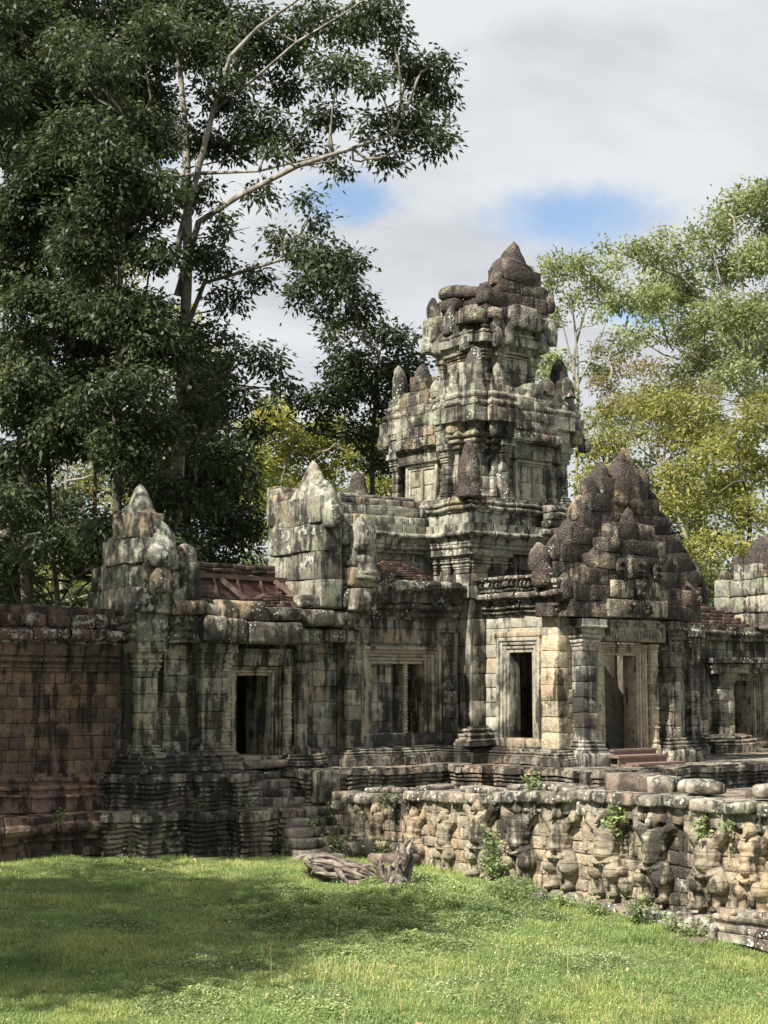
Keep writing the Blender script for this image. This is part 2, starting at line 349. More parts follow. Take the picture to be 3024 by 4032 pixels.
def stone(name, c1=(.26, .235, .185), c2=(.17, .16, .135), warm=(.34, .24, .15), stain=.5, lichen=.4, green=.2, brown=.0, carve=0, dark=(.030, .028, .025), bump=1.0, var=.35, fleck=.3, brownc=(.043, .035, .032)):
    m, t, b = newmat(name); tc = N(t, 'ShaderNodeTexCoord').outputs['Object']; geo = N(t, 'ShaderNodeNewGeometry'); isl = geo.outputs['Random Per Island']
    col = mix(t, rampf(t, nz(t, tc, 1.7, 5), .38, .62), c1, c2)
    wn = N(t, 'ShaderNodeTexWhiteNoise', noise_dimensions='1D'); L(t, isl, wn.inputs['W'])
    col = mix(t, rampf(t, wn.outputs['Value'], .74, .95, 0, .6), col, warm)
    br = rampf(t, isl, 0, 1, 1-var, 1+var, False); hs = N(t, 'ShaderNodeHueSaturation'); L(t, col, hs.inputs['Color']); L(t, br, hs.inputs['Value']); col = hs.outputs[0]
    med = nz(t, tc, 9, 6, .7); col = mix(t, .75, col, mix(t, rampf(t, med, .3, .7), (.6, .6, .6), (1.35, 1.33, 1.28)), 'MULTIPLY')
    if green: col = mix(t, mul(t, rampf(t, nz(t, tc, 2.3, 6, .65, loc=(5, 2, 9)), .60-.22*green, .72-.2*green), rampf(t, nz(t, tc, 17, 4, .7, loc=(1, 8, 1)), .35, .6)), col, (.27, .315, .20))
    if brown: col = mix(t, mul(t, rampf(t, nz(t, tc, 1.6, 6, .62, loc=(8, 1, 3)), .62-.3*brown, .74-.3*brown), .92), col, mix(t, rampf(t, nz(t, tc, 22, 4), .35, .65), brownc, tuple(x*2 for x in brownc)))
    if stain:
        s = nz(t, tc, 1, 6, .62, mscale=(5.5, 5.5, .55)); s2 = nz(t, tc, .8, 4, .5, loc=(3, 3, 3)); s3 = nz(t, tc, 3.2, 7, .7, loc=(9, 4, 1))
        f = mul(t, mul(t, s, .55), mul(t, mul(t, s2, .35), mul(t, s3, .35), 'ADD'), 'ADD')
        ctr = .70-.13*stain
        col = mix(t, rampf(t, f, ctr-.03, ctr+.06, 0, .91), col, dark)
    if lichen:
        lm = mul(t, rampf(t, nz(t, tc, 1.9, 4, .6, loc=(2, 7, 4)), .62-.25*lichen, .75-.2*lichen), rampf(t, nz(t, tc, 7, 7, .72, loc=(4, 4, 7)), .5, .58))
        col = mix(t, mul(t, lm, .8), col, (.43, .45, .385))
    if fleck:
        v = N(t, 'ShaderNodeTexVoronoi'); v.inputs['Scale'].default_value = 13; L(t, tc, v.inputs['Vector'])
        fm = mul(t, rampf(t, v.outputs['Distance'], .30, .18), rampf(t, nz(t, tc, 1.5, 3, .5, loc=(12, 3, 5)), .66-.22*fleck, .74-.2*fleck))
        col = mix(t, fm, col, (.55, .57, .53))
    L(t, col, b.inputs['Base Color']); b.inputs['Roughness'].default_value = .93; b.inputs['Specular IOR Level'].default_value = .15
    h = mul(t, mul(t, nz(t, tc, 5, 6, .62), .85), mul(t, nz(t, tc, 40, 3, .6), .13), 'ADD')
    if carve:
        v = N(t, 'ShaderNodeTexVoronoi', feature='SMOOTH_F1'); v.inputs['Scale'].default_value = 11; 
        dm = mix(t, .12, tc, N(t, 'ShaderNodeTexNoise').outputs['Color'], 'ADD'); L(t, dm, v.inputs['Vector'])
        w = N(t, 'ShaderNodeMath', operation='SINE'); L(t, mul(t, v.outputs['Distance'], 26.), w.inputs[0])
        h = mul(t, h, mul(t, w.outputs[0], .38*carve), 'ADD')
    bp = N(t, 'ShaderNodeBump'); bp.inputs['Strength'].default_value = .85*bump; bp.inputs['Distance'].default_value = .045; L(t, h, bp.inputs['Height']); L(t, bp.outputs[0], b.inputs['Normal'])
    return m
def plain(name, c1, c2, scale=6, rough=.85, bump=.4, ms=None, isl=0):
    m, t, b = newmat(name); tc = N(t, 'ShaderNodeTexCoord').outputs['Object']; n = nz(t, tc, scale, 6, .65, mscale=ms)
    col = mix(t, rampf(t, n, .3, .7), c1, c2)
    if isl:
        g = N(t, 'ShaderNodeNewGeometry'); hs = N(t, 'ShaderNodeHueSaturation'); L(t, col, hs.inputs['Color']); L(t, rampf(t, g.outputs['Random Per Island'], 0, 1, 1-isl, 1+isl, False), hs.inputs['Value']); col = hs.outputs[0]
    L(t, col, b.inputs['Base Color']); b.inputs['Roughness'].default_value = rough; b.inputs['Specular IOR Level'].default_value = .2
    bp = N(t, 'ShaderNodeBump'); bp.inputs['Strength'].default_value = bump; bp.inputs['Distance'].default_value = .03; L(t, n, bp.inputs['Height']); L(t, bp.outputs[0], b.inputs['Normal']); return m
def leafmat(name, c1, c2, c3, tr=.35, spec=.35, rough=.5):
    m, t, b = newmat(name); g = N(t, 'ShaderNodeNewGeometry'); cr = N(t, 'ShaderNodeValToRGB'); e = cr.color_ramp.elements
    e[0].color = (*c1, 1); e[1].color = (*c3, 1); x = e.new(.55); x.color = (*c2, 1); L(t, g.outputs['Random Per Island'], cr.inputs[0])
    tc = N(t, 'ShaderNodeTexCoord').outputs['Object']
    col = mix(t, 1., cr.outputs[0], mix(t, rampf(t, nz(t, tc, .55, 4), .35, .65), (.72, .74, .7), (1.3, 1.25, 1.15)), 'MULTIPLY')
    L(t, col, b.inputs['Base Color']); b.inputs['Roughness'].default_value = rough; b.inputs['Specular IOR Level'].default_value = spec
    tl = N(t, 'ShaderNodeBsdfTranslucent'); L(t, mix(t, 1., col, (1.3, 1.4, .8), 'MULTIPLY'), tl.inputs['Color'])
    ms = N(t, 'ShaderNodeMixShader'); ms.inputs[0].default_value = tr; L(t, b.outputs[0], ms.inputs[1]); L(t, tl.outputs[0], ms.inputs[2]); L(t, ms.outputs[0], t.nodes['Material Output'].inputs['Surface']); return m
M = {}
M['lit'] = stone('sandstone_pale_sunlit_wall', (.355, .34, .28), (.26, .25, .21), stain=.42, lichen=.1, green=.05, fleck=.05, var=.25)  # wall stone made paler and less stained, so sunshine sits in its colour
M['inner'] = stone('inner_sandstone', (.36, .33, .26), (.28, .26, .21), stain=.12, lichen=0, fleck=0, var=.1, bump=.5)
M['wall'] = stone('sandstone_wall', (.31, .303, .258), (.21, .205, .18), stain=.72, lichen=.12, green=.08, fleck=.1)
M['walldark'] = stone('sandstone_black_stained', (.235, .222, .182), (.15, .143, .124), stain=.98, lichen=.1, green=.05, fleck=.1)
M['wallcarve'] = stone('sandstone_carved', (.30, .28, .22), (.20, .19, .155), stain=.62, lichen=.1, green=.05, carve=.45, fleck=.0)
M['tympanum'] = stone('sandstone_pale_carving', (.36, .32, .25), (.26, .235, .185), stain=.36, lichen=.05, green=.0, brown=.25, carve=.6, fleck=.0)
M['gable'] = stone('sandstone_lichen_gable', (.25, .235, .195), (.16, .15, .13), stain=.5, lichen=.8, green=.35, brown=.3, fleck=.3, bump=1.1)
M['cap'] = stone('sandstone_cap_blocks', (.24, .215, .175), (.15, .135, .115), stain=.6, lichen=.5, green=.35, brown=.55, fleck=.8, bump=1.3)
M['brown'] = stone('sandstone_brown_crust', (.27, .235, .185), (.17, .15, .125), stain=.42, lichen=.12, green=.0, brown=.86, fleck=.12, carve=.5, bump=1.2, var=.3)
M['tower'] = stone('sandstone_tower', (.31, .298, .25), (.215, .207, .178), stain=.44, lichen=.45, green=.32, brown=.40, fleck=.15, bump=1.1)
M['towerc'] = stone('sandstone_tower_carved', (.295, .28, .235), (.195, .187, .158), stain=.46, lichen=.42, green=.34, brown=.52, fleck=.12, carve=.45, bump=1.2)
M['fresh'] = stone('sandstone_clean_blocks', (.43, .38, .28), (.35, .315, .235), warm=(.46, .33, .22), stain=.12, lichen=0, green=.0, fleck=0, carve=.25, var=.2)
M['jamb'] = stone('sandstone_frame', (.33, .305, .235), (.25, .235, .185), stain=.42, lichen=.0, green=.05, fleck=0, var=.15, bump=.6)
M['plinth'] = stone('sandstone_plinth', (.26, .235, .19), (.165, .148, .122), warm=(.29, .21, .15), stain=.8, lichen=.3, green=.1, brown=.3, fleck=.25, bump=1.3)
M['garuda'] = stone('sandstone_relief_wall', (.315, .27, .20), (.205, .18, .14), warm=(.36, .26, .165), stain=.42, lichen=.35, green=.12, fleck=.15, var=.28, carve=.18, bump=1.2)
def addjoints(m):
    t = m.node_tree; b = t.nodes['Principled BSDF']; tc = N(t, 'ShaderNodeTexCoord').outputs['Object']; sp = N(t, 'ShaderNodeSeparateXYZ'); L(t, tc, sp.inputs[0]); cb = N(t, 'ShaderNodeCombineXYZ')
    L(t, mul(t, sp.outputs['Y'], 1.27), cb.inputs[0]); L(t, sp.outputs['Z'], cb.inputs[1]); wv = N(t, 'ShaderNodeTexNoise'); wv.inputs['Scale'].default_value = 5; L(t, tc, wv.inputs['Vector'])
    ad = mix(t, .035, cb.outputs[0], wv.outputs['Color'], 'ADD'); bt = N(t, 'ShaderNodeTexBrick'); L(t, ad, bt.inputs['Vector'])
    for k, v in (('Scale', 1.), ('Mortar Size', .005), ('Mortar Smooth', .4), ('Brick Width', .36), ('Row Height', .2)): bt.inputs[k].default_value = v
    old = b.inputs['Base Color'].links[0].from_socket; L(t, mix(t, mul(t, bt.outputs['Fac'], .6), old, (.035, .027, .02)), b.inputs['Base Color'])
    bp = b.inputs['Normal'].links[0].from_node; h = bp.inputs['Height'].links[0].from_socket; L(t, mul(t, h, mul(t, bt.outputs['Fac'], .8), 'SUBTRACT'), bp.inputs['Height'])
M['figure'] = stone('sandstone_relief_figure', (.32, .275, .205), (.21, .185, .145), warm=(.36, .27, .18), stain=.46, lichen=.35, green=.12, fleck=.15, var=.0, bump=1.2); addjoints(M['figure'])
M['step'] = stone('worn_step_stone', (.27, .24, .20), (.19, .17, .145), warm=(.3, .22, .16), stain=.35, lichen=.2, green=.05, brown=.1, fleck=.1)
M['coping'] = stone('sandstone_coping', (.25, .22, .18), (.155, .135, .115), warm=(.30, .215, .165), stain=.45, lichen=.8, green=.2, brown=.2, fleck=.9, bump=1.3)
M['block'] = stone('loose_block_stone', (.20, .155, .125), (.13, .105, .088), warm=(.22, .15, .12), stain=.25, lichen=.4, green=0, brown=.3, fleck=.6, bump=1.2)
M['laterite'] = stone('laterite_masonry', (.165, .113, .088), (.108, .083, .072), warm=(.20, .13, .09), dark=(.03, .023, .021), stain=.58, lichen=.0, green=0, fleck=0, var=.3, bump=1.8)
M['lateritecap'] = stone('laterite_coping', (.12, .072, .058), (.08, .055, .047), warm=(.14, .09, .07), dark=(.025, .018, .017), stain=.4, lichen=.98, green=0, fleck=.8, var=.25, bump=1.8)
M['brick'] = stone('dark_red_brick', (.115, .078, .064), (.075, .054, .047), warm=(.19, .125, .10), stain=.3, lichen=.1, green=0, fleck=.1, var=.4, bump=1.2)
M['boards'] = plain('dark_timber_boards', (.045, .026, .022), (.075, .042, .034), 5, .85, .3, ms=(1, 1, 3), isl=.2)
M['timber'] = plain('red_brown_timber', (.085, .058, .049), (.13, .088, .073), 5, .8, .25, ms=(1, 1, 3), isl=.12)
M['bark'] = plain('grey_bark', (.13, .11, .092), (.06, .05, .042), 6, .9, .8, ms=(1, 1, .4))
M['barkmid'] = plain('grey_white_bark', (.34, .31, .27), (.10, .085, .07), 4, .9, .6, ms=(1, 1, .5))
M['leafgold'] = leafmat('leaf_golden', (.15, .18, .05), (.27, .28, .085), (.43, .37, .13), .45, .3)
M['barkpale'] = plain('pale_bark', (.30, .275, .235), (.17, .15, .13), 5, .9, .6, ms=(1, 1, .4))
M['barkred'] = plain('reddish_bark', (.19, .09, .055), (.09, .052, .04), 6, .9, .8, ms=(1, 1, .4))
M['log'] = plain('weathered_grey_wood', (.25, .215, .18), (.07, .055, .045), 5, .9, 1.0, ms=(2, 2, 5), isl=.6)
M['stem'] = plain('green_stem', (.04, .05, .025), (.06, .065, .03), 5)
M['stepwood'] = plain('worn_brown_planks', (.14, .095, .078), (.21, .15, .12), 6, .8, .3, ms=(1, 1, 3), isl=.12)
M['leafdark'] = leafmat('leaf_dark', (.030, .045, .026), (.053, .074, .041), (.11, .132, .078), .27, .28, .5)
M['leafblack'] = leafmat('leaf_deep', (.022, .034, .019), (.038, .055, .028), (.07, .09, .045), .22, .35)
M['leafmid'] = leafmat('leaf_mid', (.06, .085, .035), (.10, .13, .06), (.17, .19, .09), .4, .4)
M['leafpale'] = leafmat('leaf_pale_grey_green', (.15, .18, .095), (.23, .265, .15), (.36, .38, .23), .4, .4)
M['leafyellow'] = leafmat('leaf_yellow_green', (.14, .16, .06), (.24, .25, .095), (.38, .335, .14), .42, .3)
M['leaforange'] = leafmat('leaf_orange_brown', (.17, .14, .065), (.24, .185, .095), (.22, .20, .09), .4, .3)
M['weed'] = leafmat('weed_leaf', (.14, .20, .085), (.25, .325, .15), (.43, .49, .29), .4, .35)
def grassmat():
    m, t, b = newmat('meadow_grass'); g = N(t, 'ShaderNodeNewGeometry'); cr = N(t, 'ShaderNodeValToRGB'); e = cr.color_ramp.elements
    e[0].color = (.15, .25, .07, 1); e[1].color = (.60, .55, .30, 1); x = e.new(.5); x.color = (.26, .375, .12, 1); x = e.new(.92); x.color = (.42, .49, .20, 1)
    L(t, g.outputs['Random Per Island'], cr.inputs[0]); tc = N(t, 'ShaderNodeTexCoord').outputs['Object']
    col = mix(t, rampf(t, nz(t, tc, .5, 5, .6), .42, .62), cr.outputs[0], mix(t, 1., cr.outputs[0], (1.5, 1.25, 1.3), 'MULTIPLY'))
    col = mix(t, rampf(t, nz(t, tc, 1.4, 4, .6, loc=(4, 4, 0)), .5, .68, 0, .5), col, (.05, .11, .025))
    L(t, col, b.inputs['Base Color']); b.inputs['Roughness'].default_value = .6; b.inputs['Specular IOR Level'].default_value = .25
    tl = N(t, 'ShaderNodeBsdfTranslucent'); L(t, col, tl.inputs['Color']); ms = N(t, 'ShaderNodeMixShader'); ms.inputs[0].default_value = .42
    L(t, b.outputs[0], ms.inputs[1]); L(t, tl.outputs[0], ms.inputs[2]); L(t, ms.outputs[0], t.nodes['Material Output'].inputs['Surface']); return m
M['grass'] = grassmat()
M['soil'] = plain('grass_soil', (.07, .11, .035), (.13, .15, .06), 3, .95, .5)
M['flower'] = plain('white_flower', (.7, .7, .62), (.6, .6, .5), 5)
M['straw'] = plain('dry_straw', (.42, .33, .18), (.34, .25, .12), 5)
# ================================================================= the gatehouse
ZP = 1.88
gate = thing('temple_gatehouse', wpt(2.3, -2, ZP), 'ruined sandstone temple gatehouse with a tiered tower, a central porch and lower side wings', 'temple')
G = gate
def part(mb, name, mat, parent=None, **k): return mb.build(name, M[mat], parent or G, **k)
BASE = [(.07, .34, 's'), (.06, .30, 'r'), (.03, .24, 's'), (.06, .27, 'r'), (.03, .17, 's'), (.05, .18, 'r'), (.05, .08, 's')]
def ring(u0, u1, v0, v1, inset, d, d2=0):
    """closed redented plan; v0 back, v1 front; corners set back by d over length inset"""
    i = inset
    return [(u0+d, v0+i), (u0, v0+i), (u0, v1-i), (u0+d, v1-i), (u0+d, v1-d), (u0+i, v1-d), (u0+i, v1), (u1-i, v1), (u1-i, v1-d), (u1-d, v1-d), (u1-d, v1-i), (u1, v1-i), (u1, v0+i), (u1-d, v0+i), (u1-d, v0+d), (u1-i, v0+d), (u1-i, v0), (u0+i, v0), (u0+i, v0+d), (u0+d, v0+d)]
def scaled(path, o):   # outward offset of a closed path by miter
    p = [np.array(x, float) for x in path]; n = len(p); r = []
    for k in range(n):
        a = p[k]-p[k-1]; b = p[(k+1) % n]-p[k]; a /= np.linalg.norm(a); b /= np.linalg.norm(b); na, nb = np.array([-a[1], a[0]]), np.array([-b[1], b[0]])
        m = (na+nb)/max(.3, 1+na.dot(nb)); r.append(tuple(p[k]+m*o))
    return r
def ringwall(mb, path, z0, z1, ch, th=.25, wmin=.3, wmax=.6):
    n = len(path)
    for k in range(n):
        p, q = np.array(path[k], float), np.array(path[(k+1) % n], float); d = q-p; ln = np.linalg.norm(d)
        if ln < .03: continue
        mb.fr(p[0], p[1], math.degrees(math.atan2(d[1], d[0]))); wall(mb, 0, ln, z0, z1, 0, th=th, ch=ch, wmin=wmin, wmax=wmax, core=False)
    mb.fr()
# ---------- tower base storey
m = MB(); TB = ring(0, 4.6, -4.4, 0, .95, .2)
pier = [(0, -1.2), (0, 0), (.42, 0), (.42, .3)]
ringwall(m, [(0.02, -4.4), (0.02, -.02), (4.58, -.02), (4.58, -4.4)], 5.3, 6.35, .34); box(m, .06, 4.54, -4.34, -.06, 1.9, 7.5)
m.fr(0, 0, 90); wall(m, -.55, 0, 2.0, 5.5, 0, th=.2, ch=.55, wmin=3, wmax=4, jit=.005, core=False); m.fr(); wall(m, 0, .5, 2.0, 5.5, 0, th=.2, ch=.55, wmin=3, wmax=4, jit=.005, core=False)
wall(m, 4.2, 4.62, 2.0, 5.5, 0, th=.2, ch=.55, wmin=3, wmax=4, core=False); m.fr(4.62, 0, -90); wall(m, 0, .5, 2., 5.5, 0, th=.2, ch=.5, wmin=3, wmax=4); m.fr()
part(m, 'tower_base_wall', 'walldark')
m = MB()
for (a0, a1) in ((.0, .45), (.62, .95)): pilaster(m, a0, a1, -.2, .06, 5.35, 6.42, base=0, cap=.42, fl=.12)
m.fr(0, 0, 90)
for (a0, a1) in ((-.45, 0), (-.85, -.62), (-1.45, -1.1)): pilaster(m, a0, a1, -.2, .06, 5.35, 6.42, base=0, cap=.42, fl=.12)
m.fr()
part(m, 'tower_pilaster', 'tower')
m = MB(); TBp = [(0, -4.4), (0, 0), (4.6, 0), (4.6, -4.4)]
sweep(m, [(-3.4, -1.42), (-.02, -1.42), (-.02, .02), (4.6, .02), (4.6, -.6)], prof(6.36, [(.07, .10, 's'), (.1, .2, 'r'), (.16, .2, 'u'), (.1, .34, 'r'), (.17, .27, 's')], -.4), joint=.5)
ringwall(m, TBp, 6.95, 7.25, .28, wmin=.35, wmax=.5)
sweep(m, TBp, prof(7.24, [(.05, .03, 's'), (.08, .10, 'r'), (.04, .03, 's'), (.08, .09, 'r'), (.08, .05, 's')], -1.2), closed=True, joint=.36)
part(m, 'tower_cornice', 'tower', amp=.025, fine=.008)
m = MB(); courses(m, 6.8, 7.5, [(0, 1.9), (9, 2.1)], [(0, 2.2), (9, 2.35)], .05, .35, ch=.2)
rbox(m, 1.75, 2.45, 0, .45, 6.78, 6.92, .04); part(m, 'broken_gable_stub', 'tower')
# ---------- tier 1
def tier(u0, u1, v0, v1, z0, zw, zc, ztop, mats=('tower', 'towerc'), i=.55, d=.13, name='upper_storey'):
    P = ring(u0, u1, v0, v1, i, d)
    m = MB(); ringwall(m, P, z0+.1, zw, .3, th=.18, wmin=.2, wmax=.45); box(m, u0+d+.06, u1-d-.06, v0+d+.06, v1-d-.06, z0-.2, ztop-.05)
    core = part(m, 'storey_wall', mats[0], amp=.012)
    m = MB(); sweep(m, P, prof(z0, [(.08, .13, 's'), (.06, .1, 'r'), (.04, .05, 's'), (.06, .08, 'r'), (.05, .02, 's')], -.2), closed=True, joint=.4, res=.12); part(m, 'storey_base', mats[0], amp=.015); m = MB()
    h = zc-zw; sweep(m, P, prof(zw, [(h*.14, .03, 's'), (h*.2, .09, 'r'), (h*.1, .04, 's'), (h*.2, .13, 'r'), (h*.1, .07, 's'), (h*.26, .18, 'r')], -.2), closed=True, joint=.4, res=.12)
    h = ztop-zc; sweep(m, P, prof(zc, [(h*.2, .12, 'u'), (h*.28, .30, 's'), (h*.05, .22, 's'), (h*.12, .26, 'r'), (h*.05, .18, 's'), (h*.14, .20, 'r'), (h*.14, .14, 's')], -1.2), closed=True, joint=.3, res=.12, jit=.02)
    part(m, 'storey_cornice', mats[0], amp=.022, fine=.008)
    return P
tier(.75, 3.85, -3.75, -.7, 7.52, 8.72, 9.18, 10.28)
# faces of tier 1: false door with pilasters, lintel and a pediment
def face(ang, ou, ov, a0, a1, z0, zl, z1, zt, tips, b=.0, side=1):
    """false door panel, pilasters, lintel, pediment on one tower face"""
    w = a1-a0; m = MB(ou, ov, ang)
    fd = MB(ou, ov, ang); c = (a0+a1)/2; q = w*.23
    frame4(fd, c-q-.1, c+q+.1, z0+.08, zl, b+.10, n=2, w=.07, d=.03, th=.1, sill=False, r=.006)
    wall(fd, c-q+.03, c-.03, z0+.08, zl-.1, b+.045, th=.08, ch=.4, wmin=.25, wmax=.35, core=False); wall(fd, c+.03, c+q-.03, z0+.08, zl-.1, b+.045, th=.08, ch=.4, wmin=.25, wmax=.35, core=False)
    rbox(fd, c-.028, c+.028, b, b+.09, z0+.08, zl-.12, .01); part(fd, 'false_door', 'lit', amp=.006, fine=.003)
    for (p0, p1) in ((a0, a0+.2), (a1-.2, a1)):
        pm = MB(ou, ov, ang); pilaster(pm, p0, p1, b-.02, b+.16, z0, z1+.02, base=.26, cap=.4, fl=.09, ch=.25); part(pm, 'pilaster', 'tower', amp=.01)
    lm = MB(ou, ov, ang); wall(lm, a0+.1, a1-.1, zl, z1, b+.17, th=.16, ch=z1-zl, wmin=.3, wmax=.5, core=False); part(lm, 'lintel', 'towerc', amp=.015)
    pm = MB(ou, ov, ang)
    lp = [(z1, a0+.02), (z1+.45, a0+.0), (z1+.8, a0+.35), (zt-.45, c-.33), (zt, c-.07)]; rp = [(z, 2*c-a) for z, a in lp]
    courses(pm, z1, zt-.1, lp, rp, b-.25, b+.25, ch=.32, wmin=.35, wmax=.7, jit=.02, r=.018, tw=.01)
    lp2 = [(z1+.02, a0+.25), (z1+.4, a0+.3), (zt-.6, c-.1)]; courses(pm, z1+.04, zt-.55, lp2, [(z, 2*c-a) for z, a in lp2], b+.2, b+.31, ch=.26, wmin=.3, wmax=.5, jit=.012, r=.015)
    flames(pm, [(a, z, s) for a, z, s in tips], b+.1, c, w=.34, h=.5, t=.3)
    part(pm, 'pediment', 'towerc', amp=.025, fine=.014)
face(0, 0, -.7, 1.45, 3.5, 7.6, 8.62, 8.98, 10.5, [(1.3, 9.65, 1.1), (1.72, 10.0, .9), (2.3, 10.2, .7), (2.9, 10.62, .9), (3.35, 10.1, .8), (3.8, 9.6, 1), (4.05, 9.35, .8)])
face(90, .75, 0, -3.5, -1.45, 7.6, 8.6, 8.9, 10.75, [(-3.75, 9.6, 1.1), (-3.45, 10.0, .9), (-3.0, 10.35, .9), (-2.42, 10.95, 1), (-1.95, 10.5, .9), (-1.65, 10.05, .9), (-1.35, 9.75, 1.2)])
# ---------- tier 2
tier(1.5, 3.2, -2.85, -1.2, 10.3, 11.0, 11.22, 11.9, i=.36, d=.09)
def face2(ang, ou, ov, a0, a1, tips, bl):
    m = MB(ou, ov, ang)
    for (p0, p1) in ((a0, a0+.14), (a1-.14, a1)): pilaster(m, p0, p1, -.02, .14, 10.32, 11.15, base=.16, cap=.3, fl=.08, ch=.22)
    wall(m, a0+.2, a1-.2, 10.4, 11.1, .07, th=.1, ch=.35, wmin=.14, wmax=.25, core=False)
    part(m, 'pilaster', 'tower')
    m = MB(ou, ov, ang); c = (a0+a1)/2
    for (p0, p1, q0, q1, bb) in bl: rbox(m, p0, p1, -.1, bb, q0, q1, .06, tw=.04)
    courses(m, 11.15, 11.95, [(0, a0-.12), (20, a0-.15)], [(0, a1+.12), (20, a1+.12)], -.15, .2, ch=.4, wmin=.3, wmax=.55, jit=.05, tw=.02, r=.02)
    flames(m, tips, .2, c, w=.34, h=.58, t=.3); part(m, 'pediment', 'towerc', amp=.03, fine=.014)
face2(0, 0, -1.2, 1.75, 3.0, [(1.75, 11.75, .9), (2.1, 12.0, 1.1), (3.05, 11.8, .9), (3.35, 12.2, 1.2)], [(2.1, 2.95, 11.75, 12.3, .42), (1.5, 1.95, 11.9, 12.2, .3), (3.0, 3.55, 11.85, 12.15, .3)])
face2(90, 1.5, 0, -2.65, -1.35, [(-2.85, 12.0, 1.1), (-2.15, 12.4, 1.2), (-1.6, 11.75, 1.0), (-2.5, 11.8, .9)], [(-3.05, -2.5, 11.6, 12.2, .35), (-1.8, -1.05, 11.8, 12.15, .38)])
# crowning broken pediment
m = MB(0, -1.15, 0)
lp = [(12.1, 1.5), (12.5, 1.55), (12.55, 1.75), (12.95, 1.9), (13.0, 2.1), (13.3, 2.15), (13.85, 2.5)]; rp = [(12.1, 3.42), (12.6, 3.4), (12.9, 3.28), (13.3, 3.2), (13.45, 2.9), (13.85, 2.68)]
courses(m, 11.95, 13.3, lp, rp, -.6, .08, ch=.36, wmin=.4, wmax=.85, jit=.03, tw=.01, r=.02)
flames(m, [(1.62, 12.82, .9), (1.98, 13.2, .7), (3.5, 12.95, 1.1), (3.42, 12.35, .9)], -.1, 2.5, w=.36, h=.55, t=.4)
leaf(m, 2.6, -.25, 12.98, 1.3, .7, .66); leaf(m, 2.62, -.25, 13.15, .85, .86, .5, pt=True); leaf(m, 2.6, -.22, 13.25, .95, .35, .6)
part(m, 'crowning_pediment', 'brown', amp=.05, fine=.02)
m = MB(1.5, 0, 90); wall(m, -2.75, -1.3, 11.95, 12.35, .02, th=.5, ch=.2, wmin=.2, wmax=.45, jit=.04)
m.fr(); wall(m, 1.5, 2.3, 11.95, 12.5, -1.12, th=.3, ch=.14, wmin=.3, wmax=.4, jit=.03); wall(m, 2.3, 3.3, 11.95, 12.3, -1.14, th=.3, ch=.16, wmin=.3, wmax=.5, jit=.02)
box(m, 1.55, 3.2, -2.8, -1.3, 11.8, 12.2)
part(m, 'top_masonry', 'tower', amp=.03)
m = MB(1.5, 0, 90)
capsule(m, (-2.62, -.02, 12.82), (-1.9, -.12, 12.72), .17, .15, n=10); capsule(m, (-1.95, -.15, 12.7), (-1.3, -.2, 12.64), .17, .16, n=10); leaf(m, -2.9, .05, 12.1, .36, .66, .4, lean=-.1); rbox(m, -2.65, -2.1, -.3, .15, 12.3, 12.6, .05); rbox(m, -2.1, -1.3, -.5, -.1, 12.2, 12.6, .05)
part(m, 'broken_ridge_slab', 'brown', amp=.05, fine=.015)
# ---------- antefix stones on the ledges, one mesh each
AF = [(.0, -.05, 7.52, .68, 1.3), (.98, -.08, 7.5, .42, .72), (1.0, -.95, 10.22, .62, .98), (1.62, -.85, 10.22, .4, .62), (.9, -1.55, 10.22, .36, .6), (3.7, -1.0, 10.2, .68, 1.05), (3.55, -.55, 10.2, .38, .55), (.9, -3.6, 10.2, .55, .95), (.1, -4.2, 7.5, .75, 1.1)]
for (u, v, z, w, h) in AF:
    m = MB(); antefix(m, u+.05, v-.05, z, w*.66, h); part(m, 'antefix', 'brown' if h > 1 else 'cap', amp=.05, fine=.022)
# ---------- window section of the left wing
m = MB(); wall(m, -3.04, -.0, 2.2, 4.98, -.42, th=.3, ch=.31, wmin=.28, wmax=.5, holes=[(-2.55, -.62, 2.42, 4.2)])
wall(m, -3.9, -3.0, 2.2, 4.75, -.75, th=.3, ch=.31, wmin=.25, wmax=.42)
wall(m, -2.55, -1.5, 2.35, 4.3, -.84, th=.25, ch=.42, wmin=.3, wmax=.5, jit=.006); wall(m, -1.5, -.6, 2.35, 4.3, -1.3, th=.25, ch=.42); box(m, -2.6, -.5, -1.6, -1.56, 2, 4.6)
part(m, 'wing_wall', 'wall')
m = MB(); frame4(m, -2.66, -.52, 2.32, 4.3, -.37, n=5, w=.072, d=.035, th=.4, sill=False); wf = part(m, 'window_frame', 'jamb', amp=.008); m = MB(); rbox(m, -2.62, -.56, -.9, -.36, 2.2, 2.48, .05); part(m, 'sill', 'walldark', wf, amp=.02)
def baluster(ou, ov, z0, z1, r, parent, mat='fresh', ang=0):
    m = MB(ou, ov, ang); pr = [(r, z0)]; k = 6; h = (z1-z0)/k
    for i in range(k):
        z = z0+i*h
        for t, s in ((.02, .95), (.1, 1), (.14, .62), (.2, .62), (.26, .95), (.34, .98), (.40, .55), (.46, .6), (.5, .85), (.55, .85), (.60, .55), (.68, .6), (.74, .95), (.82, .95), (.86, .62), (.93, .62), (.97, 1)): pr.append((r*s, z+t*h))
    pr.append((r, z1)); lathe(m, 0, 0, pr, 10); return m.build('baluster', M[mat], parent, amp=.006, fine=.002)
baluster(-1.33, -.62, 2.5, 3.94, .072, wf)
for (a0, a1, b1, z1, mt) in ((-3.06, -2.72, -.3, 4.62, 'wallcarve'), (-.5, -.08, -.34, 4.62, 'walldark'), (-3.3, -3.1, -.62, 4.5, 'wall')):
    m = MB(); pilaster(m, a0, a1, -.6, b1, 2.18, z1, base=0, cap=0.001, fl=.05); part(m, 'wall_pilaster', mt)
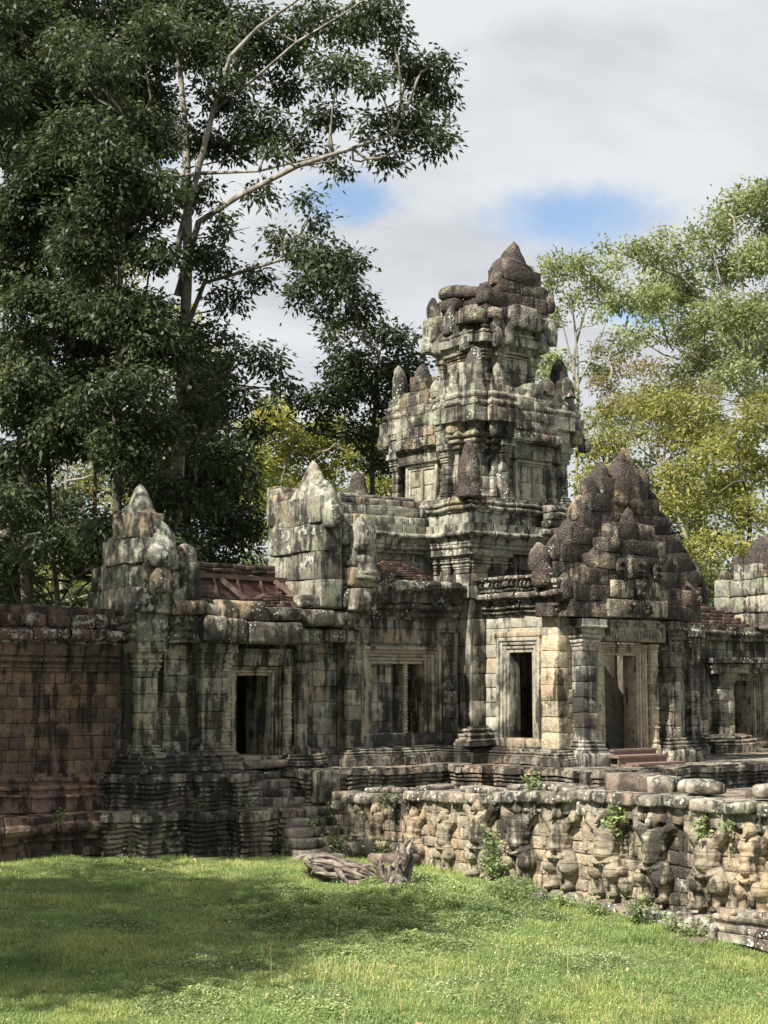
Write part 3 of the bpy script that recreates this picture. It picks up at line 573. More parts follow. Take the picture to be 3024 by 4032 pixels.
m = MB(); sweep(m, [(-3.95, -.85), (-3.95, -.5), (-3.1, -.5), (-3.1, -.22), (-.3, -.22), (-.3, .02), (-.02, .02), (-.02, .1), (.44, .1)], prof(ZP, [(.15, .28, 's')]+[(h*.6, o*.72, k) for h, o, k in BASE], -.3), joint=.8)
part(m, 'base_moulding', 'plinth', amp=.02, fine=.008)
m = MB()
sweep(m, [(-.06, -.5), (-.06, .04), (.44, .04)], prof(2.24, [(.07, .3, 's'), (.06, .26, 'r'), (.05, .18, 's'), (.06, .2, 'r'), (.05, .12, 's'), (.06, .16, 'r'), (.05, .06, 's')], -.2), joint=.5)
part(m, 'pier_base', 'plinth', amp=.02, fine=.008)
m = MB(); sweep(m, [(-3.08, -1.3), (-3.08, -.42), (-.08, -.42)], prof(4.86, [(.07, .05, 's'), (.1, .13, 'r'), (.05, .08, 's'), (.11, .19, 'r'), (.04, .12, 's'), (.24, .2, 'u'), (.14, .38, 'r')], -.3), joint=.5, jit=.016)
part(m, 'wing_cornice', 'cap', amp=.022, fine=.008)
m = MB()
for (a0, a1, z0, z1) in ((-1.95, -.15, 5.5, 5.68), (-3.05, -2.05, 5.56, 5.84)): 
    k = 3
    for i in range(k): rbox(m, a0+(a1-a0)*i/k+.004, a0+(a1-a0)*(i+1)/k-.004, -.75, -.04, z0, z1, .08, tw=.02)
part(m, 'eave_stones', 'cap', amp=.025)
m = MB(); wall(m, -2.6, -.1, 5.5, 5.7, -.62, th=.9, ch=.055, wmin=.16, wmax=.3, r=.008, jit=.02)
for i in range(10):
    t = i/9; wall(m, -2.35+1.0*t*t, -.42-.55*t, 5.7+.05*i, 5.748+.05*i, -.66-.5*t*t, th=.5, ch=.05, wmin=.16, wmax=.3, r=.008, jit=.02, core=False)
part(m, 'brick_half_vault', 'brick', amp=.015)
m = MB()
wall(m, -3.5, -.0, 5.5, 6.42, -1.46, th=.3, ch=.3, wmin=.3, wmax=.55, jit=.02)
def vault(m, a0, a1, b0, z0, bc, zc, n=6, back=True):
    for i in range(n):
        t0, t1 = i/n, (i+1)/n; z_a = z0+(zc-z0)*math.sin(t0*math.pi/2); z_b = z0+(zc-z0)*math.sin(t1*math.pi/2); bb = b0+(bc-b0)*(1-math.cos((t0*.9+.1*t1)*math.pi/2))
        wall(m, a0, a1, z_a, z_b, bb, th=abs(bc-bb)+.05 if back else .5, ch=max(z_b-z_a, .05), wmin=.35, wmax=.6, jit=.02, r=.03, core=True)
vault(m, -3.5, -.0, -1.36, 6.92, -2.6, 7.72, 5)
part(m, 'vaulted_roof', 'tower', amp=.03)
# ---------- gable 2 (between the two roofs of the left wing)
def gableslab(ou, lp, rp, z0, z1, b1, b0, tips, ac, mat, ch=.5, lp2=None, name='gable'):
    m = MB(ou, 0, 90); courses(m, z0, z1, lp, rp, b0, b1, ch=ch, wmin=.5, wmax=1.05, jit=.05, r=.016, tw=.02)
    flames(m, tips, (b0+b1)/2, ac, w=.45, h=.75, t=(b1-b0)*.8); return m
m = gableslab(-3.9, [(5.05, -2.0), (6.6, -1.9), (7.0, -1.72), (7.1, -1.45), (7.5, -1.15), (7.8, -1.05)], [(5.05, -.02), (6.9, -.02), (7.2, -.15), (7.5, -.3), (7.8, -.45)], 5.05, 7.3, .0, -.5, [(-1.75, 7.1, .9), (-.05, 7.25, .8)], -.9, 'gable')
leaf(m, -.72, -.25, 6.95, 1.05, 1.12, .42, pt=True); leaf(m, -.3, -.25, 6.95, .6, .68, .42); leaf(m, -1.2, -.25, 6.85, .5, .7, .42)
m.fr(-3.3, 0, 90); courses(m, 5.0, 6.75, [(5, -2), (7, -2)], [(5, .2), (6.2, .12), (6.8, -.2)], -.62, -.0, ch=.42, wmin=.5, wmax=.9, jit=.03, r=.05)
leaf(m, .1, -.3, 6.2, .5, .75, .5); m.fr(); antefix(m, -2.9, .0, 5.6, .55, 1.15)
part(m, 'gable', 'gable', amp=.028, fine=.02)
# ---------- left door section
m = MB()
wall(m, -8.05, -5.75, 2.2, 4.3, -.42, th=.3, ch=.31, wmin=.3, wmax=.55); wall(m, -4.6, -3.8, 2.2, 4.3, -.6, th=.3, ch=.31, wmin=.25, wmax=.45)
wall(m, -5.9, -4.3, 3.9, 4.3, -.45, th=.3, ch=.3); m.fr(-8.05, 0, 90); wall(m, -2.3, -.42, 2.2, 4.9, 0, th=.3, ch=.31); m.fr()
part(m, 'wing_wall', 'walldark')
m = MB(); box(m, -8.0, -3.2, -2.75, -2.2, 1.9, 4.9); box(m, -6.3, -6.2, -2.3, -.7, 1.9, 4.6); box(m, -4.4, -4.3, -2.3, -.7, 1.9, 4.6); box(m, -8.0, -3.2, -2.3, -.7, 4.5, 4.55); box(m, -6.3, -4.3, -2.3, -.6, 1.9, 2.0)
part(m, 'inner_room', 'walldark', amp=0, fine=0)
def doorway(ang, ou, ov, a0, a1, z0, z1, b, n=4, w=.065, colw=.11, lint=True, mat='jamb', lw=.25, lh=.33, deep=.95):
    """a0..a1 = clear opening"""
    m = MB(ou, ov, ang); o = n*w; frame4(m, a0-o, a1+o, z0, z1+o, b, n=n, w=w, d=.03, th=deep, sill=False); rbox(m, a0-o-.1, a1+o+.1, b-deep, b+.1, z0-.18, z0, .05)
    f = part(m, 'door_frame', mat, amp=.006)
    for c in (a0-o-colw*1.05, a1+o+colw*1.05):
        m = MB(ou, ov, ang); pr = []; zz = [z0-.12, z0-.1, z0+.1, z0+.14]; rr = [1.15, 1.2, 1.1, .9]; k = 5; hh = (z1+.15-z0-.14)/k
        for i in range(k): 
            for t, s in ((.05, .85), (.1, 1.02), (.16, 1.05), (.2, .88), (.55, .86), (.78, .88), (.84, 1.05), (.9, 1.02), (.97, .85)): zz.append(z0+.14+(i+t)*hh); rr.append(s)
        zz += [z1+.15, z1+.2, z1+o]; rr += [1, 1.1, 1.15]
        lathe(m, c, b+.03, [(r_*colw, z_) for r_, z_ in zip(rr, zz)], 8, rot=.5, smooth=False); part(m, 'colonnette', 'fresh' if mat == 'fresh' else 'jamb', f, amp=.008)
    if lint:
        m = MB(ou, ov, ang); rbox(m, a0-o-lw, a1+o+lw, b-.3, b+.16, z1+o+.01, z1+o+lh, .03)
        for i in range(16):
            t = (i+.5)/16; aa = a0-o-lw+.05+t*(a1-a0+2*o+2*lw-.1); blob(m, (aa, b+.16, z1+o+lh*.35+.05*math.sin(t*math.pi*4)), (.035, .035, lh*.26), 6, 5)
            blob(m, (aa+.03, b+.16, z1+o+lh*.72), (.045, .03, lh*.14), 6, 5)
        part(m, 'lintel', 'wallcarve', f, amp=.012, fine=.006)
    return f
doorway(0, 0, 0, -5.6, -4.78, 2.14, 3.68, -.42, n=3, w=.06, lw=.22, lh=.34)
for (a0, a1, b1, z1, mt) in ((-7.92, -7.5, -.2, 4.28, 'wallcarve'), (-6.55, -5.98, -.2, 4.28, 'wallcarve'), (-7.3, -6.75, -.33, 4.25, 'wallcarve')):
    m = MB(); pilaster(m, a0, a1, -.6, b1, 2.18, z1, base=.25 if b1 > -.3 else 0, cap=.52 if b1 > -.3 else .001, fl=.13); part(m, 'pilaster', mt)
m = MB(); wall(m, -4.36, -4.12, 2.3, 3.7, -.2, th=.25, ch=.5, wmin=3, wmax=4, core=False); rbox(m, -4.44, -4.06, -.5, -.12, 1.9, 2.32, .06); rbox(m, -4.44, -3.95, -.5, -.1, 3.95, 4.28, .06); rbox(m, -4.4, -4.1, -.45, -.2, 3.7, 3.95, .04); part(m, 'pilaster', 'wallcarve', amp=.025)
m = MB(); sweep(m, [(-7.97, -1.4), (-7.97, -.25), (-5.9, -.25), (-5.9, -.4)], prof(ZP, [(.04, .2, 's')]+[(h, o*.75, k) for h, o, k in BASE], -.3), joint=.8); part(m, 'base_moulding', 'plinth', amp=.02, fine=.008); m = MB(); sweep(m, [(-4.5, -.4), (-4.5, -.2), (-3.9, -.2), (-3.9, -.6)], prof(ZP, [(.06, .16, 's')]+[(h*.7, o*.6, k) for h, o, k in BASE], -.3))
part(m, 'base_moulding', 'plinth', amp=.02, fine=.008)
# upper courses: cornice fragments, big tumbled blocks
m = MB(); sweep(m, [(-8.0, -1.4), (-8.0, -.3), (-6.2, -.3)], prof(4.28, [(.07, .03, 's'), (.1, .12, 'r'), (.05, .04, 's'), (.1, .14, 'r'), (.05, .05, 's'), (.12, .1, 's')], -.4), joint=.6)
for (a0, a1, b0, b1, z0, z1) in ((-7.35, -6.6, -.8, .1, 4.78, 5.05), (-6.62, -6.25, -.8, .05, 4.76, 5.0), (-8.0, -7.3, -.9, -.1, 4.76, 5.02),
    (-6.72, -6.2, -.9, .16, 4.27, 4.78), (-6.2, -5.72, -.9, .12, 4.28, 4.75), (-5.72, -4.45, -.9, .14, 4.28, 4.72), (-6.35, -5.3, -.9, .06, 4.72, 5.12), (-5.3, -4.4, -.9, .0, 4.73, 5.0),
    (-4.4, -4.0, -.9, -.25, 4.3, 4.62), (-4.0, -3.65, -.9, -.3, 4.3, 4.62), (-4.35, -3.55, -.9, -.05, 4.66, 5.0), (-3.55, -3.08, -.9, -.05, 4.66, 4.98), (-4.3, -3.3, -.9, -.1, 5.02, 5.3), (-3.35, -2.85, -.8, .0, 5.02, 5.4), (-3.6, -3.1, -.9, -.3, 4.34, 4.64),
    (-2.95, -2.2, -.9, .02, 5.16, 5.5), (-2.2, -1.9, -.9, -.02, 5.2, 5.46)):
    rbox(m, a0+.004, a1-.004, b0, b1, z0+.003, z1-.003, .07, tw=.012)
part(m, 'cornice_blocks', 'cap', amp=.035, fine=.01)
m = MB()
for i in range(6): wall(m, -6.0+.25*i*random.random(), -3.7, 4.96+.055*i, 5.01+.055*i, -.2-.07*i, th=.3, ch=.05, wmin=.15, wmax=.32, r=.008, jit=.05, core=False)
for i in range(4): wall(m, -7.0, -6.0, 4.98+.06*i, 5.03+.06*i, -.25-.08*i, th=.3, ch=.05, wmin=.15, wmax=.32, r=.008, jit=.05, core=False)
box(m, -7.1, -3.3, -1.4, -.7, 4.9, 5.2)
part(m, 'brick_rubble', 'brick', amp=.03)
m = MB(); wall(m, -7.3, -3.9, 5.2, 5.95, -1.7, th=.3, ch=.09, wmin=.2, wmax=.4, jit=.03, r=.015)
part(m, 'roof_ridge_wall', 'brick', amp=.03)
# gable 1 (left end)
m = gableslab(-7.85, [(4.8, -2.25), (5.3, -2.2), (5.7, -1.95), (6.2, -1.5), (6.5, -1.28), (6.75, -1.2)], [(4.8, .0), (5.5, -.02), (6.1, -.22), (6.5, -.42), (6.7, -.5)], 4.8, 6.7, .05, -.55, [(-2.25, 5.5, .8), (-1.95, 5.95, .7), (-1.65, 6.4, .6), (-.1, 6.2, .7), (.02, 5.7, .7)], -.9, 'gable')
leaf(m, -.86, -.25, 6.3, .95, .97, .42, pt=True); leaf(m, -.5, -.25, 6.2, .5, .62, .42); leaf(m, -1.25, -.25, 6.35, .45, .5, .4)
rbox(m, -.95, -.1, -.5, .12, 4.27, 4.9, .05); rbox(m, -1.0, -.15, -.5, .1, 4.9, 5.3, .05); rbox(m, -2.0, -1.1, -.5, .05, 4.5, 4.82, .05)
m.fr(-7.2, 0, 90); courses(m, 4.95, 5.95, [(4.9, -.9), (6, -.8)], [(4.9, .02), (6, -.2)], -.1, .55, ch=.38, wmin=.4, wmax=.6, jit=.03, r=.05); leaf(m, -.3, .2, 5.75, .55, .8, .5, lean=-.1)
m.fr(-6.72, 0, 90); courses(m, 5.02, 5.8, [(4.9, -.7), (6, -.7)], [(4.9, -.1), (6, -.25)], -.1, .35, ch=.36, wmin=.4, wmax=.6, jit=.03, r=.05); leaf(m, -.4, .1, 5.7, .4, .5, .4)
part(m, 'gable', 'gable', amp=.028, fine=.02)
# ---------- porch
m = MB(.42, 0, 90)
wall(m, -.02, 2.19, 2.2, 4.98, .0, th=.28, ch=.315, wmin=.3, wmax=.6, holes=[(.4, 1.62, 2.3, 4.38)])
m.fr(); 
part(m, 'porch_side_wall', 'lit')
m = MB(.42, 0, 90); frame4(m, .35, 1.68, 2.24, 4.5, .04, n=4, w=.08, d=.03, th=.32, sill=False); rbox(m, .42, 1.62, -.3, .05, 2.2, 2.4, .04); rbox(m, .3, 1.72, -.25, .05, 4.5, 4.62, .02); part(m, 'window_frame', 'lit', amp=.008)
m = MB(); wall(m, 1.2, 2.3, 1.9, 4.7, 1.25, th=.2, ch=2.8, wmin=.6, wmax=.8, jit=.02); wall(m, 2.3, 4.1, 1.9, 4.7, 1.0, th=.2, ch=2.8, wmin=.9, wmax=1.2); box(m, .5, 1.7, .1, 1.9, 5.2, 5.3); part(m, 'inner_wall_sun_block', 'inner')  # inner walls plus an added unseen roof slab that keeps direct sun out
m = MB(); wall(m, .42, .98, 2.2, 4.98, 2.19, th=.3, ch=.315, wmin=3, wmax=4, jit=.02, core=False, r=.025); m.fr(.42, 0, 90); wall(m, 1.72, 2.21, 2.2, 4.5, .035, th=.3, ch=.315, wmin=3, wmax=4, jit=.012, core=False)
part(m, 'corner_pier', 'fresh')
m = MB(); wall(m, .95, 3.9, 4.45, 4.95, 2.15, th=.4, ch=.25); part(m, 'porch_front_wall', 'wall')
doorway(0, 0, 0, 1.78, 2.75, 2.12, 4.12, 2.28, n=4, w=.06, colw=.13, lint=False, deep=.4, mat='fresh')
m = MB(); rbox(m, 1.22, 3.28, 1.95, 2.58, 4.4, 4.86, .04)
for i in range(20):
    t = (i+.5)/20; a = 1.3+t*1.9
    if .42 < t < .5: continue
    blob(m, (a, 2.58, 4.55+.04*math.sin(t*20)), (.04, .045, .11), 6, 5); blob(m, (a+.03, 2.58, 4.75), (.05, .04, .06), 6, 5)
part(m, 'lintel', 'wallcarve', amp=.015, fine=.008)
for (a0, a1, mt) in ((.82, 1.24, 'wall'), (3.42, 3.8, 'wallcarve')):
    m = MB(); pilaster(m, a0, a1, 2.0, 2.5, 2.1, 4.85, base=.3, cap=.55, fl=.16); rbox(m, a0-.2, a1+.22, 1.9, 2.72, 1.75, 2.14, .07); part(m, 'porch_pilaster', mt, amp=.02)
m = MB(); wall(m, 3.85, 4.2, 2.2, 4.95, 2.19, th=.3, ch=.315, wmin=3, wmax=4, core=False); m.fr(4.2, 0, -90); wall(m, -2.19, 0, 2.2, 4.95, 0, th=.3, ch=.31); m.fr(); part(m, 'porch_side_wall', 'wall')
m = MB(); sweep(m, [(.42, .05), (.42, 2.19), (.9, 2.19)], prof(ZP, [(.1, .3, 's')]+[(h*.68, o*.85, k) for h, o, k in BASE], -.3), joint=.8); part(m, 'base_moulding', 'plinth', amp=.02, fine=.008); m = MB()
sweep(m, [(3.8, 2.25), (4.2, 2.25), (4.2, .05)], prof(ZP, [(.1, .3, 's')]+[(h*.68, o*.85, k) for h, o, k in BASE], -.3), joint=.8); part(m, 'base_moulding', 'plinth', amp=.02, fine=.008)
m = MB(); sweep(m, [(.42, .02), (.42, 2.19), (.8, 2.19)], prof(4.95, [(.05, .04, 's'), (.07, .1, 'r'), (.03, .05, 's'), (.09, .17, 'r'), (.04, .1, 's'), (.07, .14, 's'), (.13, .34, 'r'), (.05, .2, 's'), (.06, .24, 's'), (.12, .3, 'r')], -.5), joint=.4, jit=.02); part(m, 'porch_cornice', 'cap', amp=.02, fine=.008); m = MB()
sweep(m, [(3.9, 2.19), (4.2, 2.19), (4.2, .02)], prof(4.95, [(.05, .04, 's'), (.07, .1, 'r'), (.03, .05, 's'), (.09, .17, 'r'), (.04, .1, 's'), (.07, .14, 's'), (.13, .34, 'r'), (.12, .3, 'r')], -.5), joint=.4, jit=.02)
part(m, 'porch_cornice', 'cap', amp=.02, fine=.008)
m = MB()
for i in range(16):   # half-round eave tiles
    v = .1+i*.125; 
    if i in (2, 7): continue
    P0 = (.2, v, 5.72); blob(m, P0, (.26, .055, .06), 8, 6)
part(m, 'eave_tiles', 'cap', amp=.02)
# stair-stepped brick over the porch behind the pediment
m = MB(); wall(m, .5, 4.1, 5.5, 6.0, 1.75, th=.3, ch=.2); box(m, .5, 4.1, .0, .02, 4.9, 5.6); part(m, 'porch_roof_masonry', 'tower')
# pediments of the porch
m = MB()
lp = [(4.9, .25), (5.6, .2), (6.0, .32), (6.3, .55), (6.6, .82), (6.9, 1.15), (7.4, 1.45), (7.8, 1.8), (8.1, 2.1), (8.4, 2.4)]; rp = [(4.9, 4.8), (5.6, 4.85), (5.95, 4.65), (6.3, 4.35), (6.6, 4.1), (6.9, 3.8), (7.4, 3.4), (7.8, 3.1), (8.1, 2.95), (8.4, 2.75)]
courses(m, 4.9, 7.9, lp, rp, 1.75, 2.25, ch=.36, wmin=.5, wmax=1.0, jit=.02, r=.01, tw=.006)
flames(m, [(.15, 6.42, 1.05), (.58, 6.62, 1), (.98, 6.98, .9), (1.35, 7.5, 1), (1.62, 7.95, 1.1), (1.98, 8.25, 1), (3.15, 8.22, .9), (3.45, 7.8, 1), (3.85, 7.3, .9), (4.2, 6.9, .9), (4.5, 6.55, .9), (4.82, 6.3, 1), (5.05, 5.9, 1)], 1.98, 2.6, w=.34, h=.58, t=.42)
leaf(m, 2.58, 2.08, 7.3, 1.15, 1.28, .5, pt=True); leaf(m, .12, 2.1, 5.5, .42, .55, .5, lean=-.1)
part(m, 'rear_porch_pediment', 'brown', amp=.022, fine=.02)
m = MB()
lp = [(4.86, .42), (5.3, .38), (5.6, .62), (5.9, .98), (6.3, 1.3), (6.6, 1.55), (6.95, 1.95)]; rp = [(z, 4.6-a) for z, a in lp]
courses(m, 4.88, 6.9, lp, rp, 2.2, 2.66, ch=.33, wmin=.4, wmax=.8, jit=.015, r=.01, tw=.006)
flames(m, [(.45, 5.78, 1.2), (.95, 5.98, .95), (1.28, 6.3, .8), (1.55, 6.62, .8), (1.86, 6.92, .8), (2.72, 6.92, .8), (3.05, 6.6, .8), (3.35, 6.25, .9), (3.72, 6.0, .95), (4.1, 5.75, 1.1)], 2.42, 2.3, w=.3, h=.5, t=.38)
leaf(m, 2.3, 2.45, 6.3, .8, .95, .36, pt=True)
# carved centre: standing panels, scrolls, volute
for (a, z, w, h) in ((2.3, 5.95, .34, .42), (2.3, 5.5, .42, .42), (2.0, 5.1, .3, .3), (2.55, 5.08, .26, .3), (1.75, 5.95, .2, .36), (2.85, 5.9, .2, .36)):
    blob(m, (a, 2.72, z), (w/2, .05, h/2), 10, 8)
    for k in range(4): blob(m, (a+w*.28*math.cos(k*1.57+.7), 2.79, z+h*.28*math.sin(k*1.57+.7)), (.045, .035, .05), 6, 5)
part(m, 'front_porch_pediment', 'brown', amp=.022, fine=.02)
m = MB()
for (a0, a1, z0, z1) in ((1.85, 2.26, 5.72, 6.14), (2.3, 2.62, 5.75, 6.15), (2.02, 2.6, 5.32, 5.7), (1.5, 1.98, 5.3, 5.68), (1.4, 2.5, 4.9, 5.27), (2.55, 3.2, 4.92, 5.28), (2.65, 3.0, 5.35, 5.68)): rbox(m, a0, a1, 2.4, 2.72, z0, z1, .03, tw=.01)
part(m, 'carved_tympanum_blocks', 'tympanum', amp=.03, fine=.014)
# ---------- right side wings
m = MB(); wall(m, 4.6, 8.0, 2.05, 4.85, -.3, th=.3, ch=.31, wmin=.3, wmax=.55); wall(m, 8.0, 12, 2.05, 3.75, -.42, th=.3, ch=.31, wmin=.25, wmax=.45, holes=[(8.85, 10.3, 2, 3.9)]); wall(m, 7.9, 12, 4.15, 4.6, -.42, th=.3, ch=.24, wmin=.25, wmax=.4)
part(m, 'wing_wall', 'wall')
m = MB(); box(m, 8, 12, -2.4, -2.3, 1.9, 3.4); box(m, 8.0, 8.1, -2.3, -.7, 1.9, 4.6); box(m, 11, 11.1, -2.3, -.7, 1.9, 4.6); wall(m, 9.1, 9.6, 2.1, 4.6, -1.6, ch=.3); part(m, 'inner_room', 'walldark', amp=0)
doorway(0, 0, 0, 9.15, 9.95, 2.2, 3.62, -.38, n=3, w=.06, lw=.5, lh=.4)
for (a0, a1, mt) in ((7.2, 7.55, 'wallcarve'), (8.25, 8.6, 'wallcarve'), (8.6, 8.82, 'wallcarve'), (10.5, 10.9, 'wallcarve')):
    m = MB(); pilaster(m, a0, a1, -.5, -.16, 2.05, 4.8 if a0 < 8 else 3.95, base=.25, cap=.4, fl=.1); part(m, 'pilaster', mt)
m = MB(); sweep(m, [(4.65, -.2), (7.9, -.2), (7.9, -.1), (9.0, -.1), (9.0, -.3)], prof(1.6, [(.14, .5, 's'), (.1, .4, 'r'), (.12, .34, 's')]+BASE, -.3), joint=.8); sweep(m, [(10.1, -.1), (12, -.1)], prof(1.6, [(.14, .5, 's'), (.1, .4, 'r'), (.12, .34, 's')]+BASE, -.3), joint=.8)
for i in range(3): rbox(m, 9.0, 10.2, -.5, .1+.22*i, 1.95-.16*i, 2.1-.16*i, .04)
part(m, 'base_moulding', 'plinth', amp=.02)
m = MB(); sweep(m, [(4.65, -.3), (12, -.3)], prof(4.6, [(.1, .12, 'r'), (.05, .06, 's'), (.1, .2, 'r'), (.12, .16, 's')], -.4), joint=.45, jit=.02)
sweep(m, [(8.05, -.6), (8.05, -.2), (12, -.2)], prof(3.8, [(.1, .1, 's'), (.16, .16, 'r'), (.12, .22, 's')], -.3), joint=.5); part(m, 'wing_cornice', 'cap', amp=.022)
m = MB()
for i in range(9): wall(m, 6.6+.0*i, 10.2-.2*i, 4.95+.09*i, 5.04+.09*i, -.35-.13*i, th=.4, ch=.09, wmin=.25, wmax=.5, r=.01, jit=.03, core=False)
part(m, 'brick_half_vault', 'brick', amp=.02)
m = MB(9.7, 0, 90); courses(m, 4.9, 6.2, [(4, -1.5), (7, -1.4)], [(4, 1.2), (7, 1.2)], -.6, .0, ch=.4, wmin=.5, wmax=.8, jit=.04, r=.05); courses(m, 6.2, 6.6, [(6, -.9), (7, -.7)], [(6, 1.2), (7, 1.)], -.6, .0, ch=.4, wmin=.5, wmax=.8); part(m, 'gable', 'tower', amp=.04, fine=.014)
m = MB(9.7, 0, 90); leaf(m, .3, -.3, 6.35, 2.0, 1.05, .55)
leaf(m, -1.35, -.3, 5.9, .4, .6, .4); leaf(m, -.9, -.3, 6.3, .35, .55, .4); part(m, 'gable_crown', 'brown', amp=.05, fine=.014)
m = MB(); leaf(m, 6.9, -.6, 5.0, .5, .7, .4); leaf(m, 7.4, -.8, 5.3, .4, .5, .4); part(m, 'finial_stones', 'brown', amp=.05)
# ================================================================= terrace platforms
def ledges(z0, z1, o, n, lip=.14):
    h = z1-z0-lip; L_ = []
    for i in range(n):
        t = (i+.5)/n; w = o*(.25+.75*abs(2*t-1.0)**1.2)
        L_ += [(h/n*.62, w+.02, 'r' if i % 3 == 1 else 's'), (h/n*.38, w-.035, 's')]
    return L_+[(lip*.7, o+.05, 's'), (lip*.3, o+.0, 's')]
tp = thing('temple_platform', wpt(-4, .3, .4), 'black stained stepped platform with fine horizontal mouldings under the gatehouse', 'platform')
UP = [(-8.4, -1.9), (-8.4, -.15), (-7.85, -.15), (-7.85, .1), (-6.85, .1), (-6.85, .32), (-6.3, .32), (-6.3, .55), (-5.8, .55), (-5.8, -.15)]
UP2 = [(-4.75, -.15), (-4.75, .75), (-4.1, .75), (-4.1, .12), (-3.4, .12), (-3.4, .3), (-.9, .3), (-.9, 1.3), (-.6, 1.3), (-.6, 3.6), (-.3, 3.6), (-.3, 4.0), (5.0, 4.0)]
m = MB(); pr = prof(1.22, ledges(1.22, ZP, .08, 6), -.5); sweep(m, UP, pr, joint=.7, res=.12); sweep(m, UP2, pr, joint=.7, res=.12)
box(m, -8.3, -5.86, -2.2, -.25, 1.2, ZP-.02); box(m, -7.75, -5.86, -.4, 0.0, 1.2, ZP-.021); box(m, -5.9, -4.7, -2.2, -.35, 1.2, 2.0); box(m, -4.7, -.5, -2.2, .05, 1.2, ZP-.02); box(m, -.55, 13, -2.5, 3.9, 1.2, ZP-.02)
up = part(m, 'upper_terrace', 'plinth', tp, amp=.035, fine=.012)
LP = [(-8.75, -1.8), (-8.75, .2), (-8.15, .2), (-8.15, .6), (-7.3, .6), (-7.3, .95), (-6.6, .95), (-6.6, 1.5), (-5.85, 1.5), (-5.85, .9)]
m = MB(); sweep(m, LP, prof(.28, ledges(.28, 1.27, .10, 9, .16), -.6), joint=.75, res=.12)
box(m, -8.65, -5.9, -1.9, .1, .2, 1.25); box(m, -8.05, -5.9, 0, .5, .2, 1.249); box(m, -6.5, -5.9, .2, 1.4, .2, 1.248); box(m, -7.2, -5.9, .2, .85, .2, 1.247); box(m, -5.95, -4.6, -.4, .9, .2, 1.25); box(m, -4.5, 3, -.4, 1.25, .2, 1.25)
part(m, 'lower_terrace', 'plinth', tp, amp=.035, fine=.012)
st = thing('stone_staircase', wpt(-5.3, 1.5, .4), 'worn stone steps climbing to the left doorway beside the tree stump', 'stairs')
m = MB()
for i in range(5):
    z = 1.24-.16*i; w0, w1 = -5.83-.03*i, -4.5-.04*i
    a = w0
    while a < w1-.05:
        w = random.uniform(.4, .7); w = w1-a if w1-a < w*1.4 else w
        rbox(m, a, a+w-.008, .7, 1.2+.27*i+random.uniform(-.02, .02), z-.17, z+random.uniform(-.015, .01), .04, tw=.02); a += w
rbox(m, -6.1, -5.3, 2.1, 2.75, .3, .55, .08, tw=.05); rbox(m, -5.2, -4.6, 1.9, 2.5, .3, .62, .08, tw=.1)
m.build('lower_flight', M['step'], st, amp=.035)
m = MB()
for i in range(4):
    z = 1.86-.15*i; a = -5.78
    while a < -4.8:
        w = random.uniform(.4, .6); w = -4.78-a if -4.78-a < w*1.4 else w
        rbox(m, a, a+w-.008, -.3, -.02+.25*i+random.uniform(-.03, .03), z-.17, z+random.uniform(-.02, .01), .04, tw=.02); a += w
rbox(m, -5.9, -4.5, -.5, -.08, 1.9, 2.06, .05); m.build('upper_flight', M['step'], st, amp=.035)
m = MB(); rbox(m, -4.78, -4.2, .3, 1.02, 1.28, 1.9, .05); m.build('stair_side_block', M['plinth'], st, amp=.04)
# ================================================================= laterite enclosure wall
lw = thing('laterite_wall', wpt(-10.5, -.72, .4), 'red brown laterite enclosure wall with a lichen spotted rounded coping at the left edge', 'wall')
m = MB(); wall(m, -14, -7.9, 1.9, 3.75, -.72, th=.5, ch=.232, wmin=.24, wmax=.42, r=.014, jit=.006); part(m, 'wall_face', 'laterite', lw, amp=.01)
m = MB(); sweep(m, [(-14, -.72), (-7.9, -.72)], prof(3.74, [(.06, .05, 's'), (.05, .08, 'r'), (.05, .04, 's'), (.08, .12, 'r'), (.04, .07, 's'), (.08, .14, 's'), (.14, .15, 's')], -.3), joint=.42); part(m, 'wall_cornice', 'laterite', lw, amp=.012)
m = MB(); sweep(m, [(-14, -.72), (-7.9, -.72)], prof(4.23, [(.05, .2, 's'), (.2, .36, 'r'), (.03, .1, 's')], -.4), joint=.36, jit=.02)
a = -14
while a < -8.1:
    w = random.uniform(.3, .5); rbox(m, a, a+w-.01, -1.22, -.64+random.uniform(-.03, .03), 4.5, 4.78+random.uniform(-.03, .02), .09, tw=.02); a += w
part(m, 'wall_coping', 'lateritecap', lw, amp=.03, fine=.012)
m = MB(); a = -14
while a < -8.7: rbox(m, a, a+.5, -1.5, -.87, 4.76, 4.93-.05*(a > -9.3)+random.uniform(-.02, .02), .05); a += .51
part(m, 'wall_crest', 'cap', lw, amp=.03)
m = MB(); sweep(m, [(-14, -.72), (-8.3, -.72)], prof(1.28, [(.16, .3, 's'), (.08, .26, 's'), (.06, .3, 'r'), (.06, .18, 's'), (.08, .22, 'r'), (.05, .1, 's'), (.09, .14, 'r'), (.06, .05, 's')], -.3), joint=.6)
sweep(m, [(-14, -.05), (-8.6, -.05)], prof(.25, [(.3, .16, 's'), (.14, .22, 's'), (.14, .17, 's'), (.06, .28, 'r'), (.06, .24, 's'), (.2, .38, 'r'), (.12, .3, 's')], -.5), joint=.45); part(m, 'wall_plinth', 'laterite', lw, amp=.03, fine=.01)
m = MB(); box(m, -14, -8.1, -1.2, -.78, .2, 4.9); box(m, -14, -8.7, -.8, -.1, .2, 1.2); part(m, 'wall_core', 'laterite', lw, amp=0)
m = MB(); box(m, -9.95, -9.55, .0, .2, .4, .66); part(m, 'drain_opening', 'walldark', lw, amp=0)
